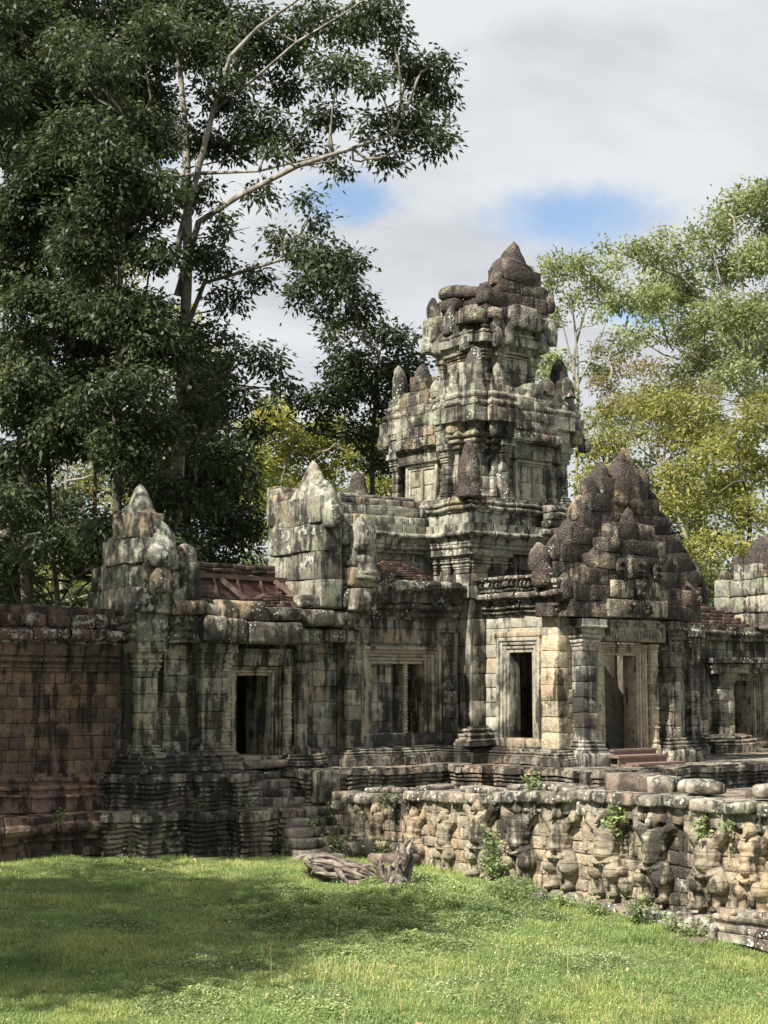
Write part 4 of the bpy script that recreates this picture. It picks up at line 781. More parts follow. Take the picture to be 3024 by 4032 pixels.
# ================================================================= relief wall
rw = thing('relief_wall', wpt(-4.5, 7, .2), 'sunlit ochre terrace wall with a row of carved bird-men holding up its coping', 'wall')
VS, VE = 1.3, 15.0
m = MB(-4.64, 0, 90)
wall(m, VS, VE, .15, 1.52, 0, th=.6, ch=.2, wmin=.2, wmax=.42, r=.022, jit=.022); part(m, 'wall_blocks', 'garuda', rw, amp=.012, fine=.006)
def topz(v): return float(np.interp(v, [1.3, 2.0, 3.2, 4.0, 5.5, 6.5, 8, 15], [1.3, 1.5, 1.58, 1.66, 1.7, 1.78, 1.86, 1.95]))
m = MB(-4.64, 0, 90); a = VS
while a < VE:
    w = random.uniform(.35, .75); zt = topz(a+w/2)+random.uniform(-.035, .035); pr = .1+(.12 if a > 5.8 else 0)+random.uniform(-.05, .07)
    rbox(m, a+.005, a+w-.005, -.9+random.uniform(-.2, .2), pr*.45, 1.5, zt-.16, .03, tw=.02); rbox(m, a+.01, a+w-.01, -.7+random.uniform(-.15, .15), pr, zt-.17, zt, .045, tw=.03)
    if random.random() < .5 and a < 7: rbox(m, a, a+w*.8, -.75, -.1, zt-.01, zt+.09, .04, tw=.08)
    a += w
part(m, 'coping', 'coping', rw, amp=.03, fine=.01)
m = MB(-4.64, 0, 90); 
for (s, h, o) in ((0, .16, .16), (.16, .12, .08)):
    a = 5.8
    while a < VE: w = random.uniform(.4, .8); zb = -.12-.0*a+s; rbox(m, a, a+w-.01, -.3, o+.12+random.uniform(-.03, .05), zb+.06*max(0, 8-a), zb+h+.06*max(0, 8-a)+.12, .04, tw=.03); a += w
sweep(m, [(10.6, .0), (VE, .0)], prof(.02, [(.12, .42, 's'), (.1, .38, 'r'), (.05, .24, 's'), (.08, .3, 'r'), (.08, .2, 's')], -.1), joint=.6); part(m, 'base_course', 'coping', rw, amp=.04, fine=.01)
# the bird-men
def birdman(kind, s=1.0):
    m = MB(-4.64, 0, 90)
    blob(m, (0, .0, .84), (.225, .15, .17), 14, 8); blob(m, (0, .02, .68), (.19, .15, .17), 12, 8); blob(m, (0, .03, .56), (.17, .15, .13), 12, 8)
    blob(m, (0, .02, 1.06), (.105, .12, .12), 10, 8); blob(m, (0, .0, 1.16), (.13, .09, .05), 10, 6)
    if kind != 2: capsule(m, (0, .1, 1.06), (.0, .15, .99), .055, .03)
    for sd in (-1, 1):
        capsule(m, (sd*.17, .0, .88), (sd*.29, .02, 1.0), .10, .085); capsule(m, (sd*.29, .02, 1.0), (sd*.31, .01, 1.3), .08, .055)
        blob(m, (sd*.155, .03, .30), (.135, .14, .155), 12, 8); capsule(m, (sd*.15, .02, .24), (sd*.13, .0, .03), .095, .075)
        capsule(m, (sd*.13, .02, .0), (sd*.16, .12, -.01), .07, .055); capsule(m, (sd*.08, .01, .46), (sd*.16, .02, .38), .12, .11)
        capsule(m, (sd*.40, -.04, .55), (sd*.37, -.03, 1.28), .05, .035); capsule(m, (sd*.46, -.05, .7), (sd*.42, -.04, 1.28), .035, .03)
        for q in range(3): capsule(m, (sd*(.30+.05*q), -.04, .35-.05*q), (sd*(.24+.04*q), -.03, .02), .04, .03)
    for k in range(9):
        t = math.pi*k/8; blob(m, (-.19*math.cos(t), .03+.13*math.sin(t), .48-.06*math.sin(t)), (.045, .035, .028), 6, 5)
    capsule(m, (0, .06, .44), (0, .05, .10), .06, .035); blob(m, (0, -.02, .2), (.28, .05, .3), 10, 8)
    if kind == 1: blob(m, (.30, .0, .12), (.11, .1, .14), 8, 6); blob(m, (.30, .02, .32), (.07, .08, .08), 8, 6)
    return m
BM = []
labels = ['small weathered carved bird-man nearest the stone steps', 'blackened short carved bird-man above the fallen stone at the wall foot', 'shadowed carved bird-man beside the lichen streaked block', 'carved bird-man with broken face behind the upright stump', 'headless carved bird-man left of the climbing vine', 'carved bird-man with a round dark chest right of the climbing vine', 'carved bird-man with reddish raised arms under the leafy tuft', 'grey carved bird-man with belt and two big round knees', 'carved bird-man with a broad belt under the drooping leaves', 'dark headed carved bird-man left of the double figure', 'carved bird-man at the right frame edge with a cracked shoulder', 'carved bird-man beyond the right frame edge']
for i, v in enumerate([2.2, 2.72, 3.8, 4.6, 5.58, 6.5, 7.44, 8.4, 9.36, 10.34, 11.12, 12.2]):
    kd = i % 3; m = birdman(kd); s = 1.0
    P0 = m.V; zb = .42; sc = 1.04
    out = []
    for P in P0:
        u = (P[:, 0]-C0[0])*CU+(P[:, 1]-C0[1])*SU; vv = (P[:, 0]-C0[0])*SU-(P[:, 1]-C0[1])*CU; bsc = 1.6 if i > 3 else .95
        u = -4.64+(u+4.64)*bsc; w = v+vv*(1.12 if i > 3 else .9); z = zb+P[:, 2]*(sc if i > 3 else .82)
        out.append(np.stack([C0[0]+u*CU+w*SU, C0[1]+u*SU-w*CU, z], 1))
    m.V = out
    o = m.build('relief_figure', M['figure'], rw, amp=.025, fine=.014, seed=i*3, remesh=.014); o['label'] = labels[i]
# terrace floor behind the relief wall
m = MB(); a = 0
for i in range(22):
    v = 1.3+i*.62; 
    for j in range(9):
        u = -4.1+j*.55+random.uniform(-.03, .03)
        if u > -.9 and v < 4.2 or v > 14: continue
        rbox(m, u, u+.54, v, v+.61, 1.1, min(1.6, topz(v)-.06)+random.uniform(-.012, .012), .015)
rp_ = thing('terrace_paving', wpt(-3, 8, 1.3), 'pinkish stone slab paving behind the relief wall', 'paving'); m.build('paving_slabs', M['block'], rp_, amp=.01)
m = MB(); box(m, -4.4, 14, 1.2, 16, -.3, 1.4); m.build('terrace_fill', M['plinth'], rp_, amp=0)
# ================================================================= loose blocks
def loose(u, v, z, sa, sb, sc, ang, mat, label, cat='stone block', r=.03, group='loose blocks on the relief wall'):
    t = MB(u, v, ang); rbox(t, -sa/2, sa/2, -sb/2, sb/2, 0, sc, r)
    loc = wpt(u, v, z); P = t.V[0]; P[:, 2] += z; o = t.build('stone_block', M[mat], None, amp=.018, fine=.008)
    o.data.transform(__import__('mathutils').Matrix.Translation([-x for x in loc])); o.location = loc
    tagp(o, label, cat, group)
loose(-4.15, 8.45, 1.88, .78, .45, .27, 75, 'block', 'long squared brown stone block on the coping below the wooden steps')
loose(-4.1, 9.05, 1.88, .42, .4, .25, 75, 'coping', 'short half white lichen block beside the long squared block')
loose(-4.0, 9.6, 1.88, .5, .5, .22, 80, 'coping', 'sloping topped grey block between two blocks on the coping', r=.09)
loose(-4.3, 10.0, 1.93, .52, .36, .17, 70, 'coping', 'rounded oval brown stone with white lichen lying on the coping', r=.06)
loose(-3.5, 10.7, 1.82, .95, .5, .18, 75, 'block', 'low flat brown slab behind the rounded oval stone', r=.05)
loose(-4.2, 11.2, 1.93, .6, .5, .2, 88, 'coping', 'broad mottled coping stone at the right frame edge', r=.06)
loose(-4.2, 6.9, 1.76, .7, .55, .17, 90, 'coping', 'tilted pale slab on the coping behind the leafy tuft', r=.06)
loose(-5.1, 10.75, -.1, .12, .12, .36, 0, 'coping', 'small upright marker stone leaning at the wall foot', r=.05, group='stones at the wall foot')
loose(-5.2, 3.9, .42, .9, .45, .22, 80, 'block', 'fallen brown slab at the wall foot behind the stump', r=.07, group='stones at the wall foot')
loose(-5.35, 7.4, .2, .5, .3, .16, 85, 'coping', 'grey rubble stone under the bird-man with reddish arms', r=.06, group='stones at the wall foot')
loose(-5.3, 10.4, -.12, .9, .5, .2, 80, 'block', 'flat buried slab beside the upright marker stone', r=.07, group='stones at the wall foot')
loose(-5.0, 2.6, .45, .6, .5, .3, 30, 'plinth', 'dark fallen block at the foot of the stone steps', r=.08, group='stones at the wall foot')
# ================================================================= wooden stairs
ws = thing('wooden_steps', wpt(1.9, 2.9, ZP), 'reddish brown wooden visitor steps leading into the porch doorway', 'stairs')
for (a0, a1, b0, b1, z) in ((1.62, 2.95, 2.15, 2.55, 2.18), (1.3, 2.78, 2.5, 3.0, 2.07), (1.5, 2.9, 3.0, 3.35, 1.93)):
    m = MB(); box(m, a0, a1, b0, b1, z-.045, z); m.build('tread', M['stepwood'], ws, amp=0, fine=0)
    m = MB(); box(m, a0+.02, a1-.02, b1-.05, b1-.02, z-.17, z-.047); m.build('riser', M['stepwood'], ws, amp=0, fine=0)
for a_ in (1.36, 2.6):
    m = MB(); box(m, a_, a_+.06, 2.5, 3.3, 1.75, 1.9); m.build('bearer', M['stepwood'], ws, amp=0, fine=0)
# ================================================================= timber shoring on the left wing roof
ts = thing('timber_shoring', wpt(-5.8, -1.2, 5.2), 'brown timber panel and props supporting the broken brick roof of the left wing', 'timber frame')
q0, q1 = (-1.35, 5.62), (-1.05, 5.14)      # (v,z) top and bottom of the leaning panel
m = MB()
for i in range(4):
    t0, t1 = i/4, (i+1)/4-.015
    P = [(a, q0[0]+(q1[0]-q0[0])*t-.02*s, q0[1]+(q1[1]-q0[1])*t) for a in (-7.0, -3.85) for t in (t0, t1) for s in (0, 1)]
    m.add(P, [(0, 1, 3, 2), (4, 6, 7, 5), (0, 4, 5, 1), (2, 3, 7, 6), (0, 2, 6, 4), (1, 5, 7, 3)], smooth=False)
m.build('board_panel', M['boards'], ts, amp=0, fine=0)
for k in range(6):
    m = MB(); a = -6.75+k*.55; beam(m, (a, q0[0]+.03, q0[1]), (a-.05, q1[0]+.03, q1[1]), .05, .05); m.build('batten', M['timber'], ts, amp=0, fine=0)
for zz, vv in ((5.66, -1.33), (5.16, -1.02)):
    m = MB(); beam(m, (-7.05, vv+.02, zz), (-3.85, vv+.02, zz-.02), .07, .09); m.build('rail', M['timber'], ts, amp=0, fine=0)
for a in (-5.55, -4.25):
    m = MB(); beam(m, (a, -1.2, 5.6), (a+.25, -.5, 5.1), .07, .08); m.build('prop', M['timber'], ts, amp=0, fine=0)
# ================================================================= ground
xs = np.concatenate([np.linspace(-300, -22, 18), np.linspace(-20, 20, 161), np.linspace(22, 300, 18)]); ys = np.concatenate([np.linspace(-60, 8, 12), np.linspace(9, 36, 109), np.linspace(37, 400, 30)])
XX, YY = np.meshgrid(xs, ys); ZZ = gz(XX, YY); far = (YY > 36) | (abs(XX) > 21) | (YY < 8.5); ZZ = np.where(YY > 36, .3, ZZ); ZZ = np.where((abs(XX) > 21) & (YY <= 36), np.clip(ZZ, -.6, .45), ZZ)
nx, ny = len(xs), len(ys); q = [(j*nx+i, j*nx+i+1, (j+1)*nx+i+1, (j+1)*nx+i) for j in range(ny-1) for i in range(nx-1)]
g = MB(); g.add(np.stack([XX.ravel(), YY.ravel(), ZZ.ravel()], 1), q, world=True); go = g.build('ground', M['soil'], None, amp=0); go['kind'] = 'structure'
# ---------- vegetation helpers
def diamonds(C, D, Wd, ln, wd, jit=.3):
    """leaf shaped quads: C base points, D unit directions, Wd side directions"""
    n = len(C); ln = ln*rng.uniform(1-jit, 1+jit, n)[:, None]; wd = wd*rng.uniform(1-jit, 1+jit, n)[:, None]
    tip = C+D*ln+np.array([0, 0, -1])*ln*.12; mid = C+D*ln*.45
    return np.stack([C, mid+Wd*wd/2, tip, mid-Wd*wd/2], 1).reshape(-1, 3), np.arange(n*4).reshape(-1, 4)
def unit(v): return v/np.maximum(np.linalg.norm(v, axis=1, keepdims=True), 1e-9)
def put(name, P, Q, mat, parent=None, T=None):
    me = bpy.data.meshes.new(name); loc = np.array(parent_loc(parent)) if parent else np.zeros(3); fill(me, P-loc, Q, T if T is not None else np.zeros((0, 3), int)); me.materials.append(mat)
    o = bpy.data.objects.new(name, me); COL.objects.link(o)
    if parent: o.parent = parent
    return o
def tube(mb, pts, rad, n=8):
    pts = np.array(pts, float); k = len(pts); P = []
    for i in range(k):
        d = pts[min(i+1, k-1)]-pts[max(i-1, 0)]; d /= np.linalg.norm(d); up = np.array([0, 1., .1]) if abs(d[2]) > .5 else np.array([0, 0, 1.])
        s_ = np.cross(d, up); s_ /= np.linalg.norm(s_); t = np.cross(s_, d)
        P += [pts[i]+(s_*math.cos(2*math.pi*j/n)+t*math.sin(2*math.pi*j/n))*rad[i] for j in range(n)]
    q = [(i*n+j, i*n+(j+1) % n, (i+1)*n+(j+1) % n, (i+1)*n+j) for i in range(k-1) for j in range(n)]
    mb.add(P, q, world=True)
def curve(p, q, sag=0, k=7, wob=.15):
    p, q = np.array(p, float), np.array(q, float); ln = np.linalg.norm(q-p); o1 = rng.normal(0, wob*ln*.12, 3); o2 = rng.normal(0, wob*ln*.12, 3)
    return [p+(q-p)*t+np.array([0, 0, sag])*math.sin(math.pi*t)+o1*math.sin(math.pi*t)+o2*math.sin(2*math.pi*t) for t in np.linspace(0, 1, k)]
F_ = 6060.; PT = math.atan(689/F_)
def at(x, y, d):        # a point of the place seen at (x, y) of a 1659 wide photo, at depth d
    a = (x*1.82278-1512)/F_; b = (2016-y*1.82278)/F_; r1 = math.cos(PT)-b*math.sin(PT)
    return np.array([a*d/r1, d, 3.46+(math.sin(PT)+b*math.cos(PT))*d/r1])
def tree(name, label, base, top, r0, clumps, leaf_mat, bark, size=.2, dens=1.0, droop=.4, group=None, cat='tree', spray=12, limbs=None, wob=.5, trunk_n=12, flat=.75, twigs=True, width=.45):
    base = np.array(base, float); top = np.array(top, float); t = thing(name, tuple(base), label, cat, group)
    mb = MB(); r0 *= .55; tp_ = curve(base, top, 0, trunk_n, wob*.5); rad = [r0*(1-.75*i/(trunk_n-1))*(1.25 if i == 0 else 1) for i in range(trunk_n)]
    tube(mb, tp_, rad, 10); TP = np.array(tp_)
    for l in (limbs or []):
        tube(mb, l[0], np.linspace(l[1]*.62, l[1]*.2, len(l[0])), 7); TP = np.concatenate([TP, np.array(l[0])[1:]])
    Cs, Ds = [], []
    nm = (TP.shape[0])
    for (c, r) in clumps:
        c = np.array(c, float); dd = np.linalg.norm(TP-c, axis=1)+np.maximum(0, TP[:, 2]-c[2]+.3*r)*3; k = int(dd.argmin())
        if dd[k] > r*.5: tube(mb, curve(TP[k], c, rng.uniform(-.2, .3), 6, .6), np.linspace(max(.03, min(.055, .013*dd[k]+.01)), .018, 6), 5)
        m_ = max(5, int(3.1*dens*r*r/(size*size)))
        # spray centres, shell biased, uneven
        v = unit(rng.normal(size=(m_, 3))); rr = r*rng.uniform(.12, 1, m_)**.45; P = c+v*rr[:, None]*np.array([1, 1, flat])
        keep = vnoise(P*(1.3/max(.6, r*.8))*1.2, 31) > -.32; P = P[keep]
        Cs.append(P)
        if twigs:
            for p in P[::9]: tube(mb, curve(c, p, 0, 4, .5), [.016, .013, .01, .006], 3)
    S_ = np.concatenate(Cs); n = len(S_)
    off = rng.normal(size=(n, spray, 3))*size*np.array([.95, .95, .6]); C = (S_[:, None, :]+off).reshape(-1, 3)
    sd = unit(rng.normal(size=(n, 3))*np.array([1, 1, .3])); D = unit((off/size*.8+sd[:, None, :]*.6+rng.normal(size=(n, spray, 3))*.45).reshape(-1, 3)+np.array([0, 0, -droop]))
    Wd = unit(np.cross(D, unit(rng.normal(size=D.shape)*.7+np.array([0, 0, .9]))))
    P, Q = diamonds(C, D, Wd, size*.95, size*width, .42)
    mb.build('trunk', M[bark], t, amp=.03, fine=.01, fix=False); put('crown', P, Q, M[leaf_mat], t); return len(C)
def cl(lst, d, jd=1.5, sc=1.0):
    out = []
    for (x, y, r) in lst:
        dd = d+rng.uniform(-jd, jd); out.append((at(x, y, dd), r*1.82278/F_*dd*sc))
    return out
def region(x0, x1, y0, y1, n, rlo, rhi): return [(rng.uniform(x0, x1), rng.uniform(y0, y1), rng.uniform(rlo, rhi)) for _ in range(n)]
NL = 0
gpL = 'tall dark trees left of the gatehouse'
T1 = [(560,60,80),(680,55,80),(770,50,70),(820,15,55),(720,150,70),(620,190,50),(800,160,60),(890,150,62),(940,200,62),(955,135,42),(880,265,68),(940,290,55),(800,280,50),(840,350,42),(700,250,50),(560,270,75),(500,310,60),(740,380,30),(560,420,38),(700,340,36),(670,545,52),(720,565,58),(600,520,50),(670,610,58),(740,625,45),(780,655,40),(550,600,45),(700,670,32),(480,480,45),(440,560,70),(490,640,50),(430,730,70),(520,760,50),(580,785,45),(612,830,32),(490,860,70),(550,930,40),(480,970,80),(430,900,80),(450,1080,60),(420,1150,56),(430,420,60),(480,200,80),(430,90,90),(520,120,80),(620,110,60),(660,430,26),(690,480,30),(860,60,30),(430,300,60),(930,340,30),(770,690,30),(590,870,28)]
limbs = [([at(384,640,40), at(430,480,39.5), at(520,420,39), at(640,360,38.5), at(760,320,38), at(850,290,38)], .17), ([at(380,540,40), at(420,400,39.5), at(460,240,39), at(500,120,38.5), at(560,60,38), at(640,0,38)], .16),
         ([at(372,380,40), at(440,375,39.5), at(560,370,39), at(640,350,39), at(720,330,38.6)], .09), ([at(460,240,39), at(560,160,39), at(640,90,38.6), at(760,20,38)], .09), ([at(384,760,40), at(440,610,39.5), at(520,590,39), at(620,560,38.6), at(720,600,38)], .12), ([at(380,520,40), at(460,510,39.6), at(540,490,39)], .05)]
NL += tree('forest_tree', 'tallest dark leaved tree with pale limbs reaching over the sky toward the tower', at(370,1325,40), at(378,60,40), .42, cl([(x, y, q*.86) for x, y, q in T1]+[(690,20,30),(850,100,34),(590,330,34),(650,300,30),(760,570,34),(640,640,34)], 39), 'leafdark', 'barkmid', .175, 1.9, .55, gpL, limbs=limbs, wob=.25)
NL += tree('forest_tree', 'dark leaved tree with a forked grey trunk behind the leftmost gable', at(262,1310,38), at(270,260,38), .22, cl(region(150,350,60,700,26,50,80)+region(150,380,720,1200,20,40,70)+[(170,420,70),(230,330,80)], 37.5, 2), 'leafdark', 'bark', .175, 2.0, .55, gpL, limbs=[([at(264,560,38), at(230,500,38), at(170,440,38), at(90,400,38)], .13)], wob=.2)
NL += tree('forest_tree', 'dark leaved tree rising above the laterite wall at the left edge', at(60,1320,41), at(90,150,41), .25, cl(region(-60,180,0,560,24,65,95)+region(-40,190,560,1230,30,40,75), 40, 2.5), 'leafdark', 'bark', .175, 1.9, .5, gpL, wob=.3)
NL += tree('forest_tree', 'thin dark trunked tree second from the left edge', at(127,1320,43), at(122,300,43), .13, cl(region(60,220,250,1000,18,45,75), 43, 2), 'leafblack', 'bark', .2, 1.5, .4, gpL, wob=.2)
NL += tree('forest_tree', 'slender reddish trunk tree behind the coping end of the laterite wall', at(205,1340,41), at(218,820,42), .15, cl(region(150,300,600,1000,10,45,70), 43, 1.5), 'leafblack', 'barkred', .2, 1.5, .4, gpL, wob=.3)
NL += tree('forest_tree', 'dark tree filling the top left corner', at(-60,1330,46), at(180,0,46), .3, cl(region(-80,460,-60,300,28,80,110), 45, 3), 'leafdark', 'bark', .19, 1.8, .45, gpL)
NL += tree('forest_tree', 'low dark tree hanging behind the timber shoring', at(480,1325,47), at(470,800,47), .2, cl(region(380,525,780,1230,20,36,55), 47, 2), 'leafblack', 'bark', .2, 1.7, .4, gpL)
und = cl(region(-80,530,1000,1330,46,35,60), 48, 3, 1.0)
NL += tree('undergrowth_shrub', 'dark mixed undergrowth between the tree trunks behind the laterite wall', at(150,1345,49), at(160,1240,49), .05, und, 'leafblack', 'bark', .2, 1.1, .2, None, 'shrub')
gpB = 'sunlit yellow green trees beyond the gatehouse'
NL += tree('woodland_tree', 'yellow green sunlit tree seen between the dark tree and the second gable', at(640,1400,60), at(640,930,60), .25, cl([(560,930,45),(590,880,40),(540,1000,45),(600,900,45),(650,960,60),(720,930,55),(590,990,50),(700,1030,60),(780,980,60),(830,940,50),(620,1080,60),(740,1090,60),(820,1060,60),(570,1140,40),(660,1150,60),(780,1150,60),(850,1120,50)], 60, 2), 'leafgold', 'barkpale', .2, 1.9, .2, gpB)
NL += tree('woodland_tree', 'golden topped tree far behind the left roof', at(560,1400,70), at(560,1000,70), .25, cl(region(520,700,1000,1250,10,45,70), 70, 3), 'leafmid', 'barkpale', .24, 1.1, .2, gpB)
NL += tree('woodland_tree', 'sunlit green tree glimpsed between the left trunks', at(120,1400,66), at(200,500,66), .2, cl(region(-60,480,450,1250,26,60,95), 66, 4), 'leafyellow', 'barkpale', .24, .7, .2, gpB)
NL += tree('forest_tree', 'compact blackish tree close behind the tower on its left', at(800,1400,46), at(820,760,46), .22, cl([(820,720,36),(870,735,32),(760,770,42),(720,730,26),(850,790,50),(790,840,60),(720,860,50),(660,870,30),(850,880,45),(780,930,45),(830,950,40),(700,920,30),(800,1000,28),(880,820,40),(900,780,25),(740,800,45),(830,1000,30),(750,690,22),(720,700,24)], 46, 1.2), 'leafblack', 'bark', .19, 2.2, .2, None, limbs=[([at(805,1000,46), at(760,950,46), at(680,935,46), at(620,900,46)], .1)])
# right hand trees
gpR = 'tall pale trees right of the tower'
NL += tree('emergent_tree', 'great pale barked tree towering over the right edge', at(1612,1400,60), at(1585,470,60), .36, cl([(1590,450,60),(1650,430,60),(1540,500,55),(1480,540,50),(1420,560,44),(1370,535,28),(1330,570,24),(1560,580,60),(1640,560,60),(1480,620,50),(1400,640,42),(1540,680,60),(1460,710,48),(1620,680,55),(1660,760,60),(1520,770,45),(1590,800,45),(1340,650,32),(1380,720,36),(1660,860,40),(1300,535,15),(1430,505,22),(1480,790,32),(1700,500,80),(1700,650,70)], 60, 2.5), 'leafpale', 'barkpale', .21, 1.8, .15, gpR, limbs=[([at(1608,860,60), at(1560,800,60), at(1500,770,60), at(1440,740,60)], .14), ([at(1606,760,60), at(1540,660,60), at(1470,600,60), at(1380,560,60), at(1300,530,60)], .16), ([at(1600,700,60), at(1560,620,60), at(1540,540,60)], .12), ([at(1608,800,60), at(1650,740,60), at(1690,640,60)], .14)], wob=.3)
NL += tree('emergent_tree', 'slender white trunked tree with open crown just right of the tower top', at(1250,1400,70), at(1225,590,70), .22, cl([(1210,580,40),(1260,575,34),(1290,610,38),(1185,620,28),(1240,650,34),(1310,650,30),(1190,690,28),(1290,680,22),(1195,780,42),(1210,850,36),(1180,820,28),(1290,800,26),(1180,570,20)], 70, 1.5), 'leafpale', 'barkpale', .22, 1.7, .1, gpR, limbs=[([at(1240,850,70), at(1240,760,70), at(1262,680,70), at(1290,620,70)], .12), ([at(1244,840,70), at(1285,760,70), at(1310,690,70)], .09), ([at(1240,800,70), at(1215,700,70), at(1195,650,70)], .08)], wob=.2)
NL += tree('deciduous_tree', 'sparse orange brown tree with bare twigs behind the porch apex', at(1420,1400,66), at(1430,820,66), .2, cl([(1300,830,40),(1350,790,40),(1410,800,44),(1470,820,44),(1530,850,44),(1330,880,44),(1400,880,44),(1480,910,44),(1550,930,40),(1440,950,40),(1360,950,36),(1290,760,24)], 66, 2.5), 'leaforange', 'barkpale', .16, .8, .1, None, limbs=[([at(1420,1000,66), at(1380,900,66), at(1320,820,66)], .12), ([at(1425,1000,66), at(1480,900,66), at(1530,840,66)], .12), ([at(1422,980,66), at(1425,880,66), at(1400,790,66)], .1)])
NL += tree('woodland_tree', 'golden yellow tree touching the right shoulder of the tower', at(1290,1400,56), at(1290,900,56), .2, cl([(1290,900,40),(1320,960,46),(1270,970,40),(1300,1030,40),(1350,1020,40),(1260,1040,30),(1370,930,26)], 56, 1.5), 'leafyellow', 'barkpale', .2, 1.4, .2, gpB)
NL += tree('woodland_tree', 'bushy yellow green tree at the right edge beside the porch gable', at(1580,1420,50), at(1590,960,50), .22, cl([(1640,920,56),(1590,960,50),(1530,980,46),(1470,1030,50),(1640,1010,60),(1560,1050,60),(1500,1100,56),(1620,1110,60),(1560,1170,56),(1650,1200,60),(1500,1180,44),(1540,1250,40),(1440,1090,34),(1600,1260,40)], 50, 2), 'leafyellow', 'bark', .19, 1.5, .2, gpB)
NL += tree('woodland_tree', 'mid green tree low behind the golden tree and the tower', at(1340,1400,62), at(1350,1000,62), .2, cl(region(1240,1660,1000,1320,22,45,70), 61, 2.5), 'leafmid', 'bark', .22, 1.1, .2, gpB)
NL += tree('woodland_tree', 'soft pale green tree filling the sky gap behind the great pale tree', at(1500,1400,72), at(1500,700,72), .25, cl(region(1330,1680,560,950,26,40,62), 72, 3), 'leafpale', 'barkpale', .24, .9, .15, gpR)
NL += tree('woodland_tree', 'olive leaved tree between the golden tree and the right edge', at(1460,1400,58), at(1470,860,58), .2, cl(region(1380,1660,860,1100,16,38,56), 58, 2), 'leafyellow', 'barkpale', .2, .8, .2, gpB)
# trees standing left of the view that shade the lawn
for (x, y, h, r, lb) in ((-12.2, 23.0, 12, 3.6, 'broad shade tree left of the laterite wall'), (-11.7, 16.6, 10, 3.1, 'broad shade tree at the left side of the lawn'), (-15, 31, 13, 3.8, 'tall shade tree left of the gatehouse trees'), (-9.9, 12.7, 10, 2.5, 'slim shade tree near the viewer at the left'), (-9.7, 22.9, 11, 1.5, 'narrow shade tree beside the laterite wall'), (-6.8, 15.4, 10, .8, 'slender young shade tree at the lawn edge'), (-17, 38, 15, 4, 'tall shade tree behind the laterite wall outside the left edge')):
    b = np.array([x, y, .2]); cs = [(b+np.array([rng.uniform(-.8, .8)*r, rng.uniform(-.8, .8)*r, h+rng.uniform(-.7, .7)*r]), rng.uniform(.35, .55)*r) for _ in range(16)]
    NL += tree('shade_tree', lb, b, b+np.array([.3, 0, h]), .3, cs, 'leafdark', 'bark', .26, .95, .3, 'shade trees left of the view', twigs=False)
# far woodland
n = 60000; X = rng.uniform(-60, 60, n); Y = rng.uniform(85, 105, n); Z = .3+rng.uniform(0, 1, n)**.7*(9+3.5*vnoise(np.stack([X*.12, X*0, X*0], 1), 9)); C = np.stack([X, Y, Z], 1); D = unit(rng.normal(size=(n, 3))); Wd = unit(np.cross(D, rng.normal(size=(n, 3))))
P, Q = diamonds(C, D, Wd, .9, .6); fw = put('far_woodland', P, Q, M['leafmid']); fw['kind'] = 'stuff'; fw['label'] = 'far green woodland behind the trees'
# ================================================================= meadow
n = 620000; Y = 14.5+(rng.uniform(0, 1, n)**1.25)*17; X = (rng.uniform(-1, 1, n)*.27)*Y
U = (X-C0[0])*CU+(Y-C0[1])*SU; V = (X-C0[0])*SU-(Y-C0[1])*CU
ok = ~((U > -4.75) & (V > 1)) & ~((U > -5.95) & (V < 2.5)) & ~((U > -7.55) & (V < 1.75)) & ~((U > -9.25) & (V < .8)) & (V > -1.0)
cl_ = vnoise(np.stack([X*1.6, Y*1.6, X*0], 1), 51)+.6*vnoise(np.stack([X*5, Y*5, X*0], 1), 52); ok &= (cl_ > -.9)
X, Y, cl_ = X[ok], Y[ok], cl_[ok]; n = len(X); Zg = gz(X, Y); h = (.045+.03*cl_.clip(-1, 1))*rng.uniform(.5, 1.7, n); th = rng.uniform(0, 6.28, n); le = rng.uniform(.2, 1.6, n)
B = np.stack([X, Y, Zg-.01], 1); s_ = np.stack([np.cos(th+1.57), np.sin(th+1.57), 0*th], 1)*.0045*(1+rng.uniform(0, .8, n))[:, None]
tip = B+np.stack([np.cos(th)*h*le, np.sin(th)*h*le, h], 1); P = np.stack([B-s_, B+s_, tip], 1).reshape(-1, 3)
gr = put('meadow_grass', P, np.zeros((0, 4), int), M['grass'], None, np.arange(n*3).reshape(-1, 3)); gr['kind'] = 'stuff'; gr['label'] = 'short bright meadow grass in front of the temple'
def weeds(name, label, pts, r, hgt, n, size, mat):
    C = []
    for (x, y, rr, hh) in pts:
        k = int(n*rr*rr); a = rng.uniform(0, 6.28, k); q = rr*rng.uniform(0, 1, k)**.5; xx, yy = x+q*np.cos(a), y+q*np.sin(a)
        env = (1-(q/rr)**2)*(.6+.5*vnoise(np.stack([xx*3, yy*3, xx*0], 1), 61)).clip(.1, 1.2); C.append(np.stack([xx, yy, gz(xx, yy)+hh*env*rng.uniform(.15, 1, k)**.6], 1))
    C = np.concatenate(C); u = (C[:, 0]-C0[0])*CU+(C[:, 1]-C0[1])*SU; v = (C[:, 0]-C0[0])*SU-(C[:, 1]-C0[1])*CU
    C = C[(u < -4.72) & ((v > 1.9) | (u < -5.9))]; m_ = len(C); D = unit(rng.normal(size=(m_, 3))*np.array([1, 1, .35])+np.array([0, 0, .15])); Wd = unit(np.cross(D, rng.normal(size=(m_, 3))*.4+np.array([0, 0, 1])))
    P, Q = diamonds(C, D, Wd, size, size*.62); o = put(name, P, Q, M[mat]); o['kind'] = 'stuff'; o['label'] = label; return m_
